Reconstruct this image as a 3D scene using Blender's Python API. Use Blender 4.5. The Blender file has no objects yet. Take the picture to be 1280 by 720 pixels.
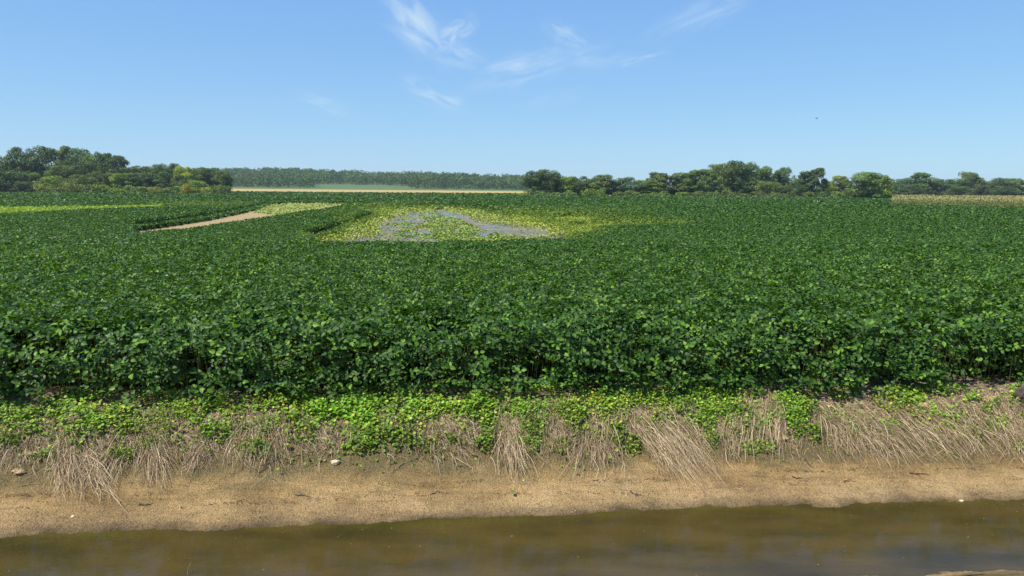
import bpy, math
import numpy as np

# ------------------------------------------------------------------ camera
FPX = 960.0                       # focal length in pixels of a 1280 px wide frame
CAM = np.array([0.0, 0.0, 2.4])
PITCH = math.atan(123.0 / 960.0)
ROLL = 0.007
cp, sp = math.cos(PITCH), math.sin(PITCH)
F = np.array([0, cp, -sp])
R0 = np.array([1.0, 0, 0]); U0 = np.array([0, sp, cp])
R = R0 * math.cos(ROLL) + U0 * math.sin(ROLL)
U = U0 * math.cos(ROLL) - R0 * math.sin(ROLL)

scene = bpy.context.scene
C = scene.collection
from mathutils import Matrix
cd = bpy.data.cameras.new('camera'); cam = bpy.data.objects.new('camera', cd); C.objects.link(cam)
cd.sensor_width = 36; cd.lens = 36 * FPX / 1280; cd.clip_start = 0.1; cd.clip_end = 9000
cam.matrix_world = Matrix([[R[0], U[0], -F[0], CAM[0]], [R[1], U[1], -F[1], CAM[1]],
                           [R[2], U[2], -F[2], CAM[2]], [0, 0, 0, 1]])
scene.camera = cam

# ------------------------------------------------------------------ light
SUN_EL, SUN_AZ = 58.0, -120.0       # azimuth clockwise from the view direction (+Y): from the left, a little behind
SUN_STR, SKY_STR = 4.9, 0.11
scene.view_settings.view_transform = 'Standard'
scene.view_settings.look = 'None'
scene.view_settings.gamma = 1
scene.view_settings.use_curve_mapping = False
scene.view_settings.exposure = 0.45
el, az = math.radians(SUN_EL), math.radians(SUN_AZ)
sd = bpy.data.lights.new('sun', 'SUN'); sun = bpy.data.objects.new('sun', sd); C.objects.link(sun)
sd.energy = SUN_STR; sd.angle = math.radians(0.53); sd.color = (1.0, 0.955, 0.87)
from mathutils import Vector
tosun = Vector((math.sin(az) * math.cos(el), math.cos(az) * math.cos(el), math.sin(el)))
sun.rotation_euler = tosun.to_track_quat('Z', 'Y').to_euler()

w = bpy.data.worlds.new('World'); scene.world = w; w.use_nodes = True
nt = w.node_tree; nt.nodes.clear()
def N(t, **k):
    n = nt.nodes.new(t)
    for a, b in k.items():
        if a == 'ins':
            for i, v in b.items(): n.inputs[i].default_value = v
        else: setattr(n, a, b)
    return n
def L(a, ao, b, bi): nt.links.new(a.outputs[ao], b.inputs[bi])
sky = N('ShaderNodeTexSky', sky_type='NISHITA', sun_disc=False, sun_elevation=el, sun_rotation=az,
        altitude=0, air_density=1.0, dust_density=0.0, ozone_density=3.0)
hs = N('ShaderNodeHueSaturation', ins={1: 1.12, 2: 1.0})
L(sky, 0, hs, 4)
# hazy summer air: the brightness of the clear sky is evened out towards the horizon
spc = N('ShaderNodeSeparateColor'); L(hs, 0, spc, 0); cbc = N('ShaderNodeCombineColor')
for k, (pw, ml) in enumerate(((.508, 1.20), (.50, 1.77), (.25, 3.80))):
    a_ = N('ShaderNodeMath', operation='POWER'); L(spc, k, a_, 0); a_.inputs[1].default_value = pw
    b_ = N('ShaderNodeMath', operation='MULTIPLY'); L(a_, 0, b_, 0); b_.inputs[1].default_value = ml; L(b_, 0, cbc, k)
bg = N('ShaderNodeBackground', ins={1: SKY_STR}); out = N('ShaderNodeOutputWorld')
geo = N('ShaderNodeTexCoord')
# the few wisps of cirrus: streaked noise inside soft ovals of the sky, by direction
def dirpx(px, py):
    d = F + R * ((px - 640) / FPX) - U * ((py - 360) / FPX)
    return d / np.linalg.norm(d)
wisps = [(520, 30, 50, 22, 50, 1.0), (545, 55, 55, 16, 20, 1.0), (568, 42, 28, 14, -35, 1.0), (545, 118, 38, 13, 22, .75),
         (655, 84, 62, 18, -14, .85), (708, 44, 26, 12, 25, .8), (730, 72, 55, 16, -4, .5), (798, 74, 30, 6, -10, .75),
         (880, 18, 62, 16, -20, .5), (405, 130, 40, 9, 14, .5), (690, 125, 40, 9, -14, .2)]
total = None
for (px, py, rx, ry, ang, am) in wisps:
    d = dirpx(px, py); a = math.radians(ang)
    ex = R * math.cos(a) - U * math.sin(a); ey = R * math.sin(a) + U * math.cos(a)
    dx = N('ShaderNodeVectorMath', operation='DOT_PRODUCT'); L(geo, 'Generated', dx, 0); dx.inputs[1].default_value = ex
    dy = N('ShaderNodeVectorMath', operation='DOT_PRODUCT'); L(geo, 'Generated', dy, 0); dy.inputs[1].default_value = ey
    cmb = N('ShaderNodeCombineXYZ')
    for k, (n, e, r) in enumerate(((dx, ex, rx), (dy, ey, ry))):
        m = N('ShaderNodeMath', operation='SUBTRACT'); L(n, 'Value', m, 0); m.inputs[1].default_value = float(d @ e)
        m2 = N('ShaderNodeMath', operation='MULTIPLY'); L(m, 0, m2, 0); m2.inputs[1].default_value = FPX / r
        L(m2, 0, cmb, k)
    ln = N('ShaderNodeVectorMath', operation='LENGTH'); L(cmb, 0, ln, 0)
    mr = N('ShaderNodeMapRange', interpolation_type='SMOOTHSTEP', ins={1: 0.1, 2: 1.5, 3: am, 4: 0.0}); L(ln, 'Value', mr, 0)
    ns = N('ShaderNodeTexNoise', ins={'Scale': 1.15, 'Detail': 6.0, 'Roughness': 0.52, 'Distortion': .5})
    mp = N('ShaderNodeMapping'); L(cmb, 0, mp, 0)
    mp.inputs[1].default_value = (px * .13, py * .17, 0); mp.inputs[3].default_value = (1.0, 1.15, 1)
    L(mp, 0, ns, 'Vector')
    rr = N('ShaderNodeMapRange', interpolation_type='SMOOTHSTEP', ins={1: 0.33, 2: 0.74, 3: 0.0, 4: 1.0}); L(ns, 'Fac', rr, 0)
    mm = N('ShaderNodeMath', operation='MULTIPLY'); L(mr, 0, mm, 0); L(rr, 0, mm, 1)
    if total is None: total = mm
    else:
        t2 = N('ShaderNodeMath', operation='MAXIMUM'); L(total, 0, t2, 0); L(mm, 0, t2, 1); total = t2
fin = N('ShaderNodeMath', operation='MULTIPLY'); L(total, 0, fin, 0); fin.inputs[1].default_value = 0.72
mx = N('ShaderNodeMix', data_type='RGBA'); L(fin, 0, mx, 0); L(cbc, 0, mx, 6)
mx.inputs[7].default_value = (4.4, 5.5, 6.4, 1)
L(mx, 2, bg, 0); L(bg, 0, out, 0)

# ------------------------------------------------------------------ helpers
rng = np.random.default_rng(7)

def _h(ix, iy, s):
    n = (ix.astype(np.int64) * 374761393 + iy.astype(np.int64) * 668265263 + s * 974634777) & 0x7fffffff
    n = ((n ^ (n >> 13)) * 1274126177) & 0x7fffffff
    return ((n ^ (n >> 16)) & 0xffff) / 65535.0
def vn(x, y, s=0):
    ix = np.floor(x); iy = np.floor(y); fx = x - ix; fy = y - iy
    fx = fx * fx * (3 - 2 * fx); fy = fy * fy * (3 - 2 * fy)
    a = _h(ix, iy, s); b = _h(ix + 1, iy, s); c = _h(ix, iy + 1, s); d = _h(ix + 1, iy + 1, s)
    return (a + (b - a) * fx) * (1 - fy) + (c + (d - c) * fx) * fy
def fbm(x, y, s=0, o=4):
    t = 0; a = .5; n = 0
    for k in range(o):
        t = t + a * vn(x, y, s + k * 17); n += a; a *= .5; x = x * 2.03 + 3.1; y = y * 2.03 + 1.7
    return t / n
def ss(a, b, x):
    t = np.clip((x - a) / (b - a), 0, 1); return t * t * (3 - 2 * t)

EDGE0, EDGES = 8.86, 0.1025
WATER = -0.69
def edge(x): return EDGE0 + EDGES * x
PV = np.array([-14, -8, -5.5, -4.0, -3.28, -2.9, -2.5, -2.15, -1.91, -1.5, -1.15, -0.86, -0.72, -0.5, -0.3, -0.12, 0.0, 0.3])
PZ = np.array([.9, .85, .45, -.35, -.69, -.84, -.92, -.82, -.69, -.60, -.54, -.47, -.36, -.16, -.05, -.01, 0, 0])
def ground(x, y, fine=True):
    x = np.asarray(x, float); y = np.asarray(y, float)
    v = y - edge(x)
    near = 1 - ss(0.1, 0.5, v)
    vv = v + near * (0.30 * (fbm(x * .55 + 7, v * .3, 3, 2) - .5) + 0.10 * (vn(x * 2.2, v * 0, 5) - .5))
    z = np.interp(vv, PV, PZ)
    z = np.where(v > 0.3, 0, z)
    if fine:
        lump = np.exp(-((v + .42) / .38) ** 2)
        z = z + lump * .13 * (fbm(x * 2.6, v * 2.6, 9, 3) - .5)
        z = z + near * (.030 * (fbm(x * 5, v * 6, 11, 3) - .5) + .026 * (fbm(x * 24, v * 24, 13, 3) - .5))
    far = ss(12, 50, y)
    z = z - 1.2 * far
    r = np.clip(y - 620, 0, 590) * (1 - .45 * ss(60, 300, x))
    z = z + 5.1e-5 * r * r * (1 - .34 * np.clip((x + 480) / 520, 0, 1))
    return z

def raydir(px, py):
    px = np.asarray(px, float)[..., None]; py = np.asarray(py, float)[..., None]
    return F + R * ((px - 640) / FPX) - U * ((py - 360) / FPX)
def unproj(px, py, h=0.0, lo=4.0, hi=1500.0, n=160):
    """where the view ray through a point of the frame meets the terrain (raised by h)"""
    px = np.atleast_1d(np.asarray(px, float)); py = np.atleast_1d(np.asarray(py, float))
    d = raydir(px, py); d = d / d[:, 1:2]
    ts = np.exp(np.linspace(math.log(lo), math.log(hi), n))
    res = np.full(len(px), hi); done = np.zeros(len(px), bool); prev = np.full(len(px), lo)
    for t in ts:
        P = CAM + d * t
        below = (P[:, 2] < ground(P[:, 0], P[:, 1], False) + h) & ~done
        res[below] = t; done |= below
        prev = np.where(done, prev, t)
    a = prev; b = res
    for _ in range(12):
        m = (a + b) / 2; P = CAM + d * m[:, None]
        bl = P[:, 2] < ground(P[:, 0], P[:, 1], hi < 20) + h
        b = np.where(bl, m, b); a = np.where(bl, a, m)
    return CAM + d * b[:, None]
def topx(P):
    q = P - CAM; w_ = q @ F
    return 640 + FPX * (q @ R) / w_, 360 - FPX * (q @ U) / w_
def inpoly(px, py, poly):
    r = np.zeros(px.shape, bool); n = len(poly)
    for i in range(n):
        x1, y1 = poly[i]; x2, y2 = poly[(i + 1) % n]
        c = ((y1 > py) != (y2 > py))
        r ^= c & (px < (x2 - x1) * (py - y1) / ((y2 - y1) or 1e-9) + x1)
    return r

def mesh_np(name, V, Fs, mats, smooth=False, col=None, parent=None, link=True, mi=None):
    """V (n,3); Fs list of (m,k) index arrays"""
    me = bpy.data.meshes.new(name)
    V = np.asarray(V, np.float32)
    me.vertices.add(len(V)); me.vertices.foreach_set('co', V.ravel())
    tot = sum(f.size for f in Fs); npoly = sum(len(f) for f in Fs)
    me.loops.add(tot); me.loops.foreach_set('vertex_index', np.concatenate([f.ravel() for f in Fs]).astype(np.int32))
    sizes = np.concatenate([np.full(len(f), f.shape[1]) for f in Fs])
    starts = np.concatenate([[0], np.cumsum(sizes)[:-1]]).astype(np.int32)
    me.polygons.add(npoly); me.polygons.foreach_set('loop_start', starts)
    me.polygons.foreach_set('use_smooth', np.full(npoly, smooth))
    if mi is not None: me.polygons.foreach_set('material_index', np.concatenate([np.full(len(f), k) for f, k in zip(Fs, mi)]).astype(np.int32))
    me.update(calc_edges=True)
    if col is not None:
        a = me.attributes.new('Col', 'FLOAT_COLOR', 'POINT')
        c = np.ones((len(V), 4), np.float32); c[:, :3] = col
        a.data.foreach_set('color', c.ravel())
    for m in (mats if isinstance(mats, list) else [mats]): me.materials.append(m)
    o = bpy.data.objects.new(name, me)
    if link: C.objects.link(o)
    if parent: o.parent = parent
    return o
def tag(o, label=None, cat=None, group=None, kind=None):
    if label: o['label'] = label
    if cat: o['category'] = cat
    if group: o['group'] = group
    if kind: o['kind'] = kind
    return o
def empty(name, loc):
    o = bpy.data.objects.new(name, None); C.objects.link(o); o.location = loc; o.empty_display_size = .2; return o

# leaf templates: x across, y along, z out of the leaf
T_FINE = (np.array([(0, 0, 0), (.27, .16, .03), (.36, .38, .06), (.22, .72, .03), (0, 1, -.12), (-.22, .72, .03), (-.36, .38, .06),
                    (-.27, .16, .03), (0, .38, -.03), (0, .72, -.05)]),
          np.array([(0, 1, 8), (1, 2, 8), (2, 3, 9), (2, 9, 8), (3, 4, 9), (4, 5, 9), (5, 6, 9), (6, 8, 9), (6, 7, 8), (7, 0, 8)]))
T_MID = (np.array([(0, 0, 0), (.34, .38, .07), (0, 1, -.10), (-.34, .38, .07), (0, .45, -.03)]),
         np.array([(0, 1, 4), (1, 2, 4), (2, 3, 4), (3, 0, 4)]))
T_LOW = (np.array([(0, 0, 0), (.42, .45, .08), (0, 1, -.06), (-.42, .45, .08)]), np.array([(0, 1, 2), (0, 2, 3)]))
T_ROUND = (np.array([(0, 0, 0), (.4, .2, .03), (.5, .55, .05), (.28, .9, .02), (-.28, .9, .02), (-.5, .55, .05), (-.4, .2, .03), (0, .5, -.06)]),
           np.array([(0, 1, 7), (1, 2, 7), (2, 3, 7), (3, 4, 7), (4, 5, 7), (5, 6, 7), (6, 0, 7)]))
def norm(a): return a / np.maximum(np.linalg.norm(a, axis=-1, keepdims=True), 1e-9)
def leaves(P, size, nrm, yaw, T, wid=1.0):
    """copies of a leaf template at points P; nrm = leaf normal, yaw = turn of its axis"""
    nrm = norm(nrm)
    ref = np.stack([np.cos(yaw), np.sin(yaw), np.zeros_like(yaw)], 1)
    f = norm(ref - (ref * nrm).sum(1, keepdims=True) * nrm)
    s = np.cross(f, nrm)
    tv, tf = T; n = len(P); k = len(tv)
    size = np.asarray(size).reshape(-1, 1, 1) * np.ones((n, 1, 1))
    V = P[:, None, :] + size * (tv[None, :, 0:1] * wid * s[:, None, :] + tv[None, :, 1:2] * f[:, None, :] + tv[None, :, 2:3] * nrm[:, None, :])
    Fa = (tf[None] + (np.arange(n) * k)[:, None, None]).reshape(-1, 3)
    return V.reshape(-1, 3), Fa, k
def merge(parts):
    """parts: list of (V, F, col per vertex)"""
    off = 0; Vs = []; Fs = []; Cs = []
    for V, Fa, c in parts:
        Vs.append(V); Fs.append(Fa + off); Cs.append(c); off += len(V)
    return np.concatenate(Vs), Fs, np.concatenate(Cs)
def ribbons(ctrl, width, side=None, seg=5, taper=.15):
    """ctrl (n,3,3): quadratic curves; flat tapering ribbons along them"""
    n = len(ctrl); t = np.linspace(0, 1, seg + 1)[None, :, None]
    P = ctrl[:, None, 0] * (1 - t) ** 2 + 2 * ctrl[:, None, 1] * t * (1 - t) + ctrl[:, None, 2] * t * t
    return ribbons_pts(P, width, side, taper)
def ribbons_pts(P, width, side=None, taper=.15):
    n, k = P.shape[:2]
    tan = np.gradient(P, axis=1)
    if side is None: side = norm(rng.normal(size=(n, 1, 3)))
    s = norm(np.cross(tan, side + np.zeros_like(tan)))
    tt = np.linspace(0, 1, k)[None, :, None]
    wd = np.asarray(width).reshape(-1, 1, 1) * (1 - (1 - taper) * tt ** 1.5) / 2
    V = np.stack([P - s * wd, P + s * wd], 2).reshape(n, k * 2, 3)
    q = np.array([(2 * i, 2 * i + 1, 2 * i + 3, 2 * i + 2) for i in range(k - 1)])
    Fa = (q[None] + (np.arange(n) * 2 * k)[:, None, None]).reshape(-1, 4)
    return V.reshape(-1, 3), Fa, 2 * k
def tube(pts, radii, seg=6):
    pts = np.asarray(pts, float); V = []; Fq = []
    tan = norm(np.gradient(pts, axis=0))
    for i, (p, r) in enumerate(zip(pts, radii)):
        a = norm(np.cross(tan[i], [0.31, 0.9, 0.2])); b = np.cross(tan[i], a)
        for k in range(seg):
            th = 2 * math.pi * k / seg; V.append(p + r * (a * math.cos(th) + b * math.sin(th)))
    for i in range(len(pts) - 1):
        for k in range(seg):
            Fq.append((i * seg + k, i * seg + (k + 1) % seg, (i + 1) * seg + (k + 1) % seg, (i + 1) * seg + k))
    return np.array(V), np.array(Fq)

# ------------------------------------------------------------------ materials
def mat(name, build):
    global nt
    m = bpy.data.materials.new(name); m.use_nodes = True; nt = m.node_tree; nt.nodes.clear()
    o = N('ShaderNodeOutputMaterial'); s = build(); L(s, 0, o, 0); return m
def leafmat(name, rough=.45, spec=.5, trans=.3, tcol=(1.6, 1.5, .5), bump=False, objcol=False):
    def b():
        a = N('ShaderNodeAttribute', attribute_name='Col')
        src = (a, 'Color')
        if objcol:
            oi = N('ShaderNodeObjectInfo'); mm = N('ShaderNodeMix', data_type='RGBA', blend_type='MULTIPLY', ins={0: 1.0})
            L(a, 'Color', mm, 6); L(oi, 'Color', mm, 7); src = (mm, 2)
        p = N('ShaderNodeBsdfPrincipled', ins={'Roughness': rough, 'Specular IOR Level': spec})
        L(src[0], src[1], p, 'Base Color')
        t = N('ShaderNodeBsdfTranslucent')
        m2 = N('ShaderNodeMix', data_type='RGBA', blend_type='MULTIPLY', ins={0: 1.0, 7: (*tcol, 1)})
        L(src[0], src[1], m2, 6); L(m2, 2, t, 0)
        x = N('ShaderNodeMixShader', ins={0: trans}); L(p, 0, x, 1); L(t, 0, x, 2); return x
    return mat(name, b)
def ramp(fac, stops, interp='LINEAR'):
    r = N('ShaderNodeValToRGB'); r.color_ramp.interpolation = interp
    e = r.color_ramp.elements
    while len(e) < len(stops): e.new(.5)
    for i, (p, c) in enumerate(stops): e[i].position = p; e[i].color = (*c, 1)
    L(fac[0], fac[1], r, 0); return r

M_BEAN = leafmat('soybean_leaf', .47, .25, .28)
def matt():
    a = N('ShaderNodeAttribute', attribute_name='Col'); d = N('ShaderNodeBsdfDiffuse', ins={'Roughness': 1.0}); L(a, 'Color', d, 0); return d
M_UNDER = mat('under_storey_painted_shade', matt)  # matt sheet that carries the painted shade of the canopy gaps
M_WEED = leafmat('weed_leaf', .5, .4, .35)
M_TREE = leafmat('tree_leaf', .7, .2, .18, (1.4, 1.4, .5), objcol=True)
M_STRAW = leafmat('dry_grass', .6, .3, .15, (1.1, 1.0, .8))
M_PLANT = leafmat('far_plants', .7, .2, .1)

def bark():
    tc = N('ShaderNodeTexCoord'); n = N('ShaderNodeTexNoise', ins={'Scale': 9.0, 'Detail': 6.0}); L(tc, 'Object', n, 'Vector')
    r = ramp((n, 'Fac'), [(.3, (.05, .042, .034)), (.7, (.16, .135, .11))])
    p = N('ShaderNodeBsdfPrincipled', ins={'Roughness': .9}); L(r, 0, p, 'Base Color'); return p
M_BARK = mat('bark', bark)

def bankmat():
    g = N('ShaderNodeNewGeometry')
    sep = N('ShaderNodeSeparateXYZ'); L(g, 'Position', sep, 0)
    big = N('ShaderNodeTexNoise', ins={'Scale': 1.4, 'Detail': 5.0, 'Roughness': .6}); L(g, 'Position', big, 'Vector')
    mp = N('ShaderNodeMapping'); L(g, 'Position', mp, 0); mp.inputs[3].default_value = (2.2, 14, 14); mp.inputs[2].default_value = (0, 0, -.1)
    st = N('ShaderNodeTexNoise', ins={'Scale': 1.0, 'Detail': 7.0, 'Roughness': .65}); L(mp, 0, st, 'Vector')
    gr = N('ShaderNodeTexNoise', ins={'Scale': 48.0, 'Detail': 6.0, 'Roughness': .75}); L(g, 'Position', gr, 'Vector')
    vo = N('ShaderNodeTexVoronoi', ins={'Scale': 60.0}); L(g, 'Position', vo, 'Vector')
    # sand colour
    base = ramp((big, 'Fac'), [(.34, (.24, .150, .055)), (.5, (.39, .25, .098)), (.66, (.50, .335, .15))])
    stc = ramp((st, 'Fac'), [(.32, (.42, .40, .32)), (.42, (.85, .84, .80)), (.5, (1, 1, 1)), (.68, (1.2, 1.18, 1.15))])
    m1 = N('ShaderNodeMix', data_type='RGBA', blend_type='MULTIPLY', ins={0: .75}); L(base, 0, m1, 6); L(stc, 0, m1, 7)
    grc = ramp((gr, 'Fac'), [(.33, (.50, .49, .44)), (.46, (.90, .90, .88)), (.66, (1.32, 1.30, 1.26))])
    m2 = N('ShaderNodeMix', data_type='RGBA', blend_type='MULTIPLY', ins={0: .9}); L(m1, 2, m2, 6); L(grc, 0, m2, 7)
    # olive algae film above the sand, damp band at the waterline, litter brown under the weeds
    n3 = N('ShaderNodeTexNoise', ins={'Scale': 3.2, 'Detail': 6.0}); L(g, 'Position', n3, 'Vector')
    zz = N('ShaderNodeMath', operation='MULTIPLY_ADD', ins={1: .20}); L(n3, 'Fac', zz, 0); L(sep, 'Z', zz, 2)
    ol = N('ShaderNodeMapRange', ins={1: -.50, 2: -.39, 3: 0, 4: 1}); L(zz, 0, ol, 0)
    m3 = N('ShaderNodeMix', data_type='RGBA'); L(ol, 0, m3, 0); L(m2, 2, m3, 6)
    olc = ramp((gr, 'Fac'), [(.3, (.06, .048, .018)), (.5, (.15, .115, .045)), (.72, (.30, .22, .10))]); L(olc, 0, m3, 7)
    lt = N('ShaderNodeMapRange', ins={1: -.32, 2: -.18, 3: 0, 4: 1}); L(zz, 0, lt, 0)
    m4 = N('ShaderNodeMix', data_type='RGBA'); L(lt, 0, m4, 0); L(m3, 2, m4, 6)
    ltc = ramp((gr, 'Fac'), [(.3, (.09, .06, .035)), (.5, (.24, .165, .10)), (.72, (.42, .31, .20))]); L(ltc, 0, m4, 7)
    zw = N('ShaderNodeMath', operation='MULTIPLY_ADD', ins={1: .05}); L(n3, 'Fac', zw, 0); L(sep, 'Z', zw, 2)
    gy = N('ShaderNodeMapRange', ins={1: WATER + .03, 2: WATER + .15, 3: .75, 4: 0.0}); gy.inputs[3].default_value = .35; L(zw, 0, gy, 0)
    m4b = N('ShaderNodeMix', data_type='RGBA'); L(gy, 0, m4b, 0); L(m4, 2, m4b, 6)
    gyc = ramp((gr, 'Fac'), [(.34, (.09, .07, .04)), (.47, (.27, .205, .12)), (.66, (.44, .36, .23))]); L(gyc, 0, m4b, 7); m4 = m4b
    dm = N('ShaderNodeMapRange', ins={1: WATER + .020, 2: WATER + .060, 3: .35, 4: 1.0}); L(zw, 0, dm, 0)
    m5 = N('ShaderNodeMix', data_type='RGBA', blend_type='MULTIPLY', ins={0: 1.0}); L(m4, 2, m5, 6); L(dm, 0, m5, 7)
    # drowned bed: brown and olive silt
    bd = N('ShaderNodeMapRange', ins={1: WATER - .05, 2: WATER - .005, 3: 1, 4: 0}); L(sep, 'Z', bd, 0)
    mpb = N('ShaderNodeMapping'); L(g, 'Position', mpb, 0); mpb.inputs[3].default_value = (1.3, 3.4, 1)
    nb = N('ShaderNodeTexNoise', ins={'Scale': 1.6, 'Detail': 7.0, 'Roughness': .62}); L(mpb, 0, nb, 'Vector')
    bc = ramp((nb, 'Fac'), [(.28, (.05, .050, .014)), (.45, (.11, .082, .022)), (.6, (.19, .115, .035)), (.78, (.11, .09, .03))])
    m6 = N('ShaderNodeMix', data_type='RGBA'); L(bd, 0, m6, 0); L(m5, 2, m6, 6); L(bc, 0, m6, 7)
    p = N('ShaderNodeBsdfPrincipled', ins={'Roughness': .88, 'Specular IOR Level': .25}); L(m6, 2, p, 'Base Color')
    b1 = N('ShaderNodeBump', ins={'Strength': .9, 'Distance': .03}); L(gr, 'Fac', b1, 'Height')
    b2 = N('ShaderNodeBump', ins={'Strength': .6, 'Distance': .02}); L(vo, 'Distance', b2, 'Height'); L(b1, 0, b2, 'Normal')
    L(b2, 0, p, 'Normal'); return p
M_BANK = mat('sandy_bank', bankmat)

def watermat():
    g = N('ShaderNodeNewGeometry')
    n1 = N('ShaderNodeTexNoise', ins={'Scale': 2.3, 'Detail': 3.0}); L(g, 'Position', n1, 'Vector')
    mp = N('ShaderNodeMapping'); L(g, 'Position', mp, 0); mp.inputs[3].default_value = (6, 12, 1)
    n2 = N('ShaderNodeTexNoise', ins={'Scale': 1.6, 'Detail': 4.0}); L(mp, 0, n2, 'Vector')
    b = N('ShaderNodeBump', ins={'Strength': .10, 'Distance': .03}); L(n1, 'Fac', b, 'Height')
    b2 = N('ShaderNodeBump', ins={'Strength': .10, 'Distance': .008}); L(n2, 'Fac', b2, 'Height'); L(b, 0, b2, 'Normal')
    fr = N('ShaderNodeFresnel', ins={0: 1.29}); L(b2, 0, fr, 'Normal')
    gl = N('ShaderNodeBsdfGlossy', ins={'Roughness': .06, 'Color': (1, 1, 1, 1)}); L(b2, 0, gl, 'Normal')
    tr = N('ShaderNodeBsdfTransparent', ins={0: (.72, .66, .42, 1)})
    mpb = N('ShaderNodeMapping'); L(g, 'Position', mpb, 0); mpb.inputs[3].default_value = (1, 2.6, 1)
    nb = N('ShaderNodeTexNoise', ins={'Scale': 1.2, 'Detail': 6.0}); L(mpb, 0, nb, 'Vector')
    dc = ramp((nb, 'Fac'), [(.3, (.055, .048, .015)), (.55, (.105, .078, .022)), (.75, (.135, .095, .028))])
    df = N('ShaderNodeBsdfDiffuse'); L(dc, 0, df, 0)
    m1 = N('ShaderNodeMixShader', ins={0: .5}); L(tr, 0, m1, 1); L(df, 0, m1, 2)
    m2 = N('ShaderNodeMixShader'); L(fr, 0, m2, 0); L(m1, 0, m2, 1); L(gl, 0, m2, 2); return m2
M_WATER = mat('murky_water', watermat)

def puddlemat():
    g = N('ShaderNodeNewGeometry')
    n1 = N('ShaderNodeTexNoise', ins={'Scale': 1.5, 'Detail': 4.0}); L(g, 'Position', n1, 'Vector')
    b = N('ShaderNodeBump', ins={'Strength': .12, 'Distance': .02}); L(n1, 'Fac', b, 'Height')
    p = N('ShaderNodeBsdfPrincipled', ins={'Base Color': (.15, .145, .12, 1), 'Roughness': .28, 'IOR': 1.33}); L(b, 0, p, 'Normal'); return p
M_PUD = mat('puddle_water', puddlemat)

def fieldmat():
    a = N('ShaderNodeAttribute', attribute_name='Col'); g = N('ShaderNodeNewGeometry')
    n = N('ShaderNodeTexNoise', ins={'Scale': 3.0, 'Detail': 8.0, 'Roughness': .7}); L(g, 'Position', n, 'Vector')
    r = ramp((n, 'Fac'), [(.3, (.65, .65, .65)), (.7, (1.25, 1.25, 1.25))])
    m = N('ShaderNodeMix', data_type='RGBA', blend_type='MULTIPLY', ins={0: 1.0}); L(a, 'Color', m, 6); L(r, 0, m, 7)
    p = N('ShaderNodeBsdfPrincipled', ins={'Roughness': 1.0, 'Specular IOR Level': .05}); L(m, 2, p, 'Base Color')
    b = N('ShaderNodeBump', ins={'Strength': .6, 'Distance': .05}); L(n, 'Fac', b, 'Height'); L(b, 0, p, 'Normal'); return p
M_FIELD = mat('field_soil', fieldmat)

# ------------------------------------------------------------------ the ground
def gridfaces(nr, nc):
    i = np.arange(nr - 1)[:, None] * nc + np.arange(nc - 1)[None]
    return np.stack([i, i + 1, i + nc + 1, i + nc], -1).reshape(-1, 4)

# outlines of the bare and flooded places, as seen on the flat field floor
STRIP = [(156, 292), (200, 286), (268, 275), (322, 263), (340, 255.5), (400, 254), (434, 254.5), (424, 258.5), (372, 266.5), (300, 278), (232, 288), (176, 294)]
GRASSY = [(318, 266), (332, 256), (346, 255), (434, 254), (400, 260.5), (352, 270)]
POND = [(384, 308), (412, 299), (444, 288), (472, 276), (496, 263), (560, 261), (600, 266), (640, 275), (690, 283), (708, 294), (694, 300), (672, 302.5), (640, 304.5), (604, 306.5), (575, 305.5), (530, 308.5), (488, 306), (440, 307.5)]
LIME = [(-120, 259), (60, 258.6), (205, 256.4), (205, 258.3), (130, 260.6), (60, 264), (-120, 272)]
LIME2 = [(-120, 250), (-50, 251), (-120, 253)]

ys = [9.0]
while ys[-1] < 2600: ys.append(ys[-1] * (1.009 if ys[-1] < 180 else 1.03))
ys = np.array(ys); us = np.linspace(-1, 1, 440)
X = us[None] * (ys[:, None] * 1.15 + 12); Y = ys[:, None] + 0 * X
Y = Y + EDGES * X * np.clip(1 - (ys[:, None] - 9) / 14, 0, 1) + .15
Z = ground(X, Y)
PX, PY = topx(np.stack([X, Y, Z], -1).reshape(-1, 3)); PX = PX.reshape(X.shape); PY = PY.reshape(X.shape)
jx = (fbm(X * .25, Y * .12, 31) - .5); jy = (fbm(X * .3, Y * .1, 37) - .5)
pond = inpoly(PX + jx * 24, PY + jy * 4, POND)
Z = Z + np.where(pond, .10 * (fbm(X * .32 + jx * 2, Y * .16, 41, 4) - .53), 0)
soil = np.zeros(X.shape + (3,)); soil[:] = (.055, .04, .025)
sp_ = inpoly(PX, PY + jy * 1.2, [(x, y + (1.2 if i > 5 else -1)) for i, (x, y) in enumerate(STRIP)])
soil[sp_] = (.33, .25, .125)
gp = inpoly(PX + jx * 6, PY, GRASSY)
gpt = gp & (vn(X * .35, Y * .12, 51) > .35)
soil[gpt] = (.22, .27, .07)
soil[pond] = (.16, .16, .13)
nn = fbm(X * .4, Y * .2, 61)
soil[pond & (nn > .55)] = (.22, .19, .11)
FIELD_END = 470.0
bx = 640 + FPX * X / Y
stub = (Y > FIELD_END + 30) & (Y < 850 + 30 * (vn(X * .01, Y * 0, 3)))
soil[stub] = (.42, .31, .11)
s2 = stub & (vn(X * .004, Y * .02, 71) > .6); soil[s2] = (.36, .30, .13)
mead = Y >= 850
soil[mead] = (.10, .15, .06)
fg = mesh_np('field_ground', np.stack([X, Y, Z], -1).reshape(-1, 3), [gridfaces(*X.shape)], M_FIELD, True, soil.reshape(-1, 3))
tag(fg, kind='structure')

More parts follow.
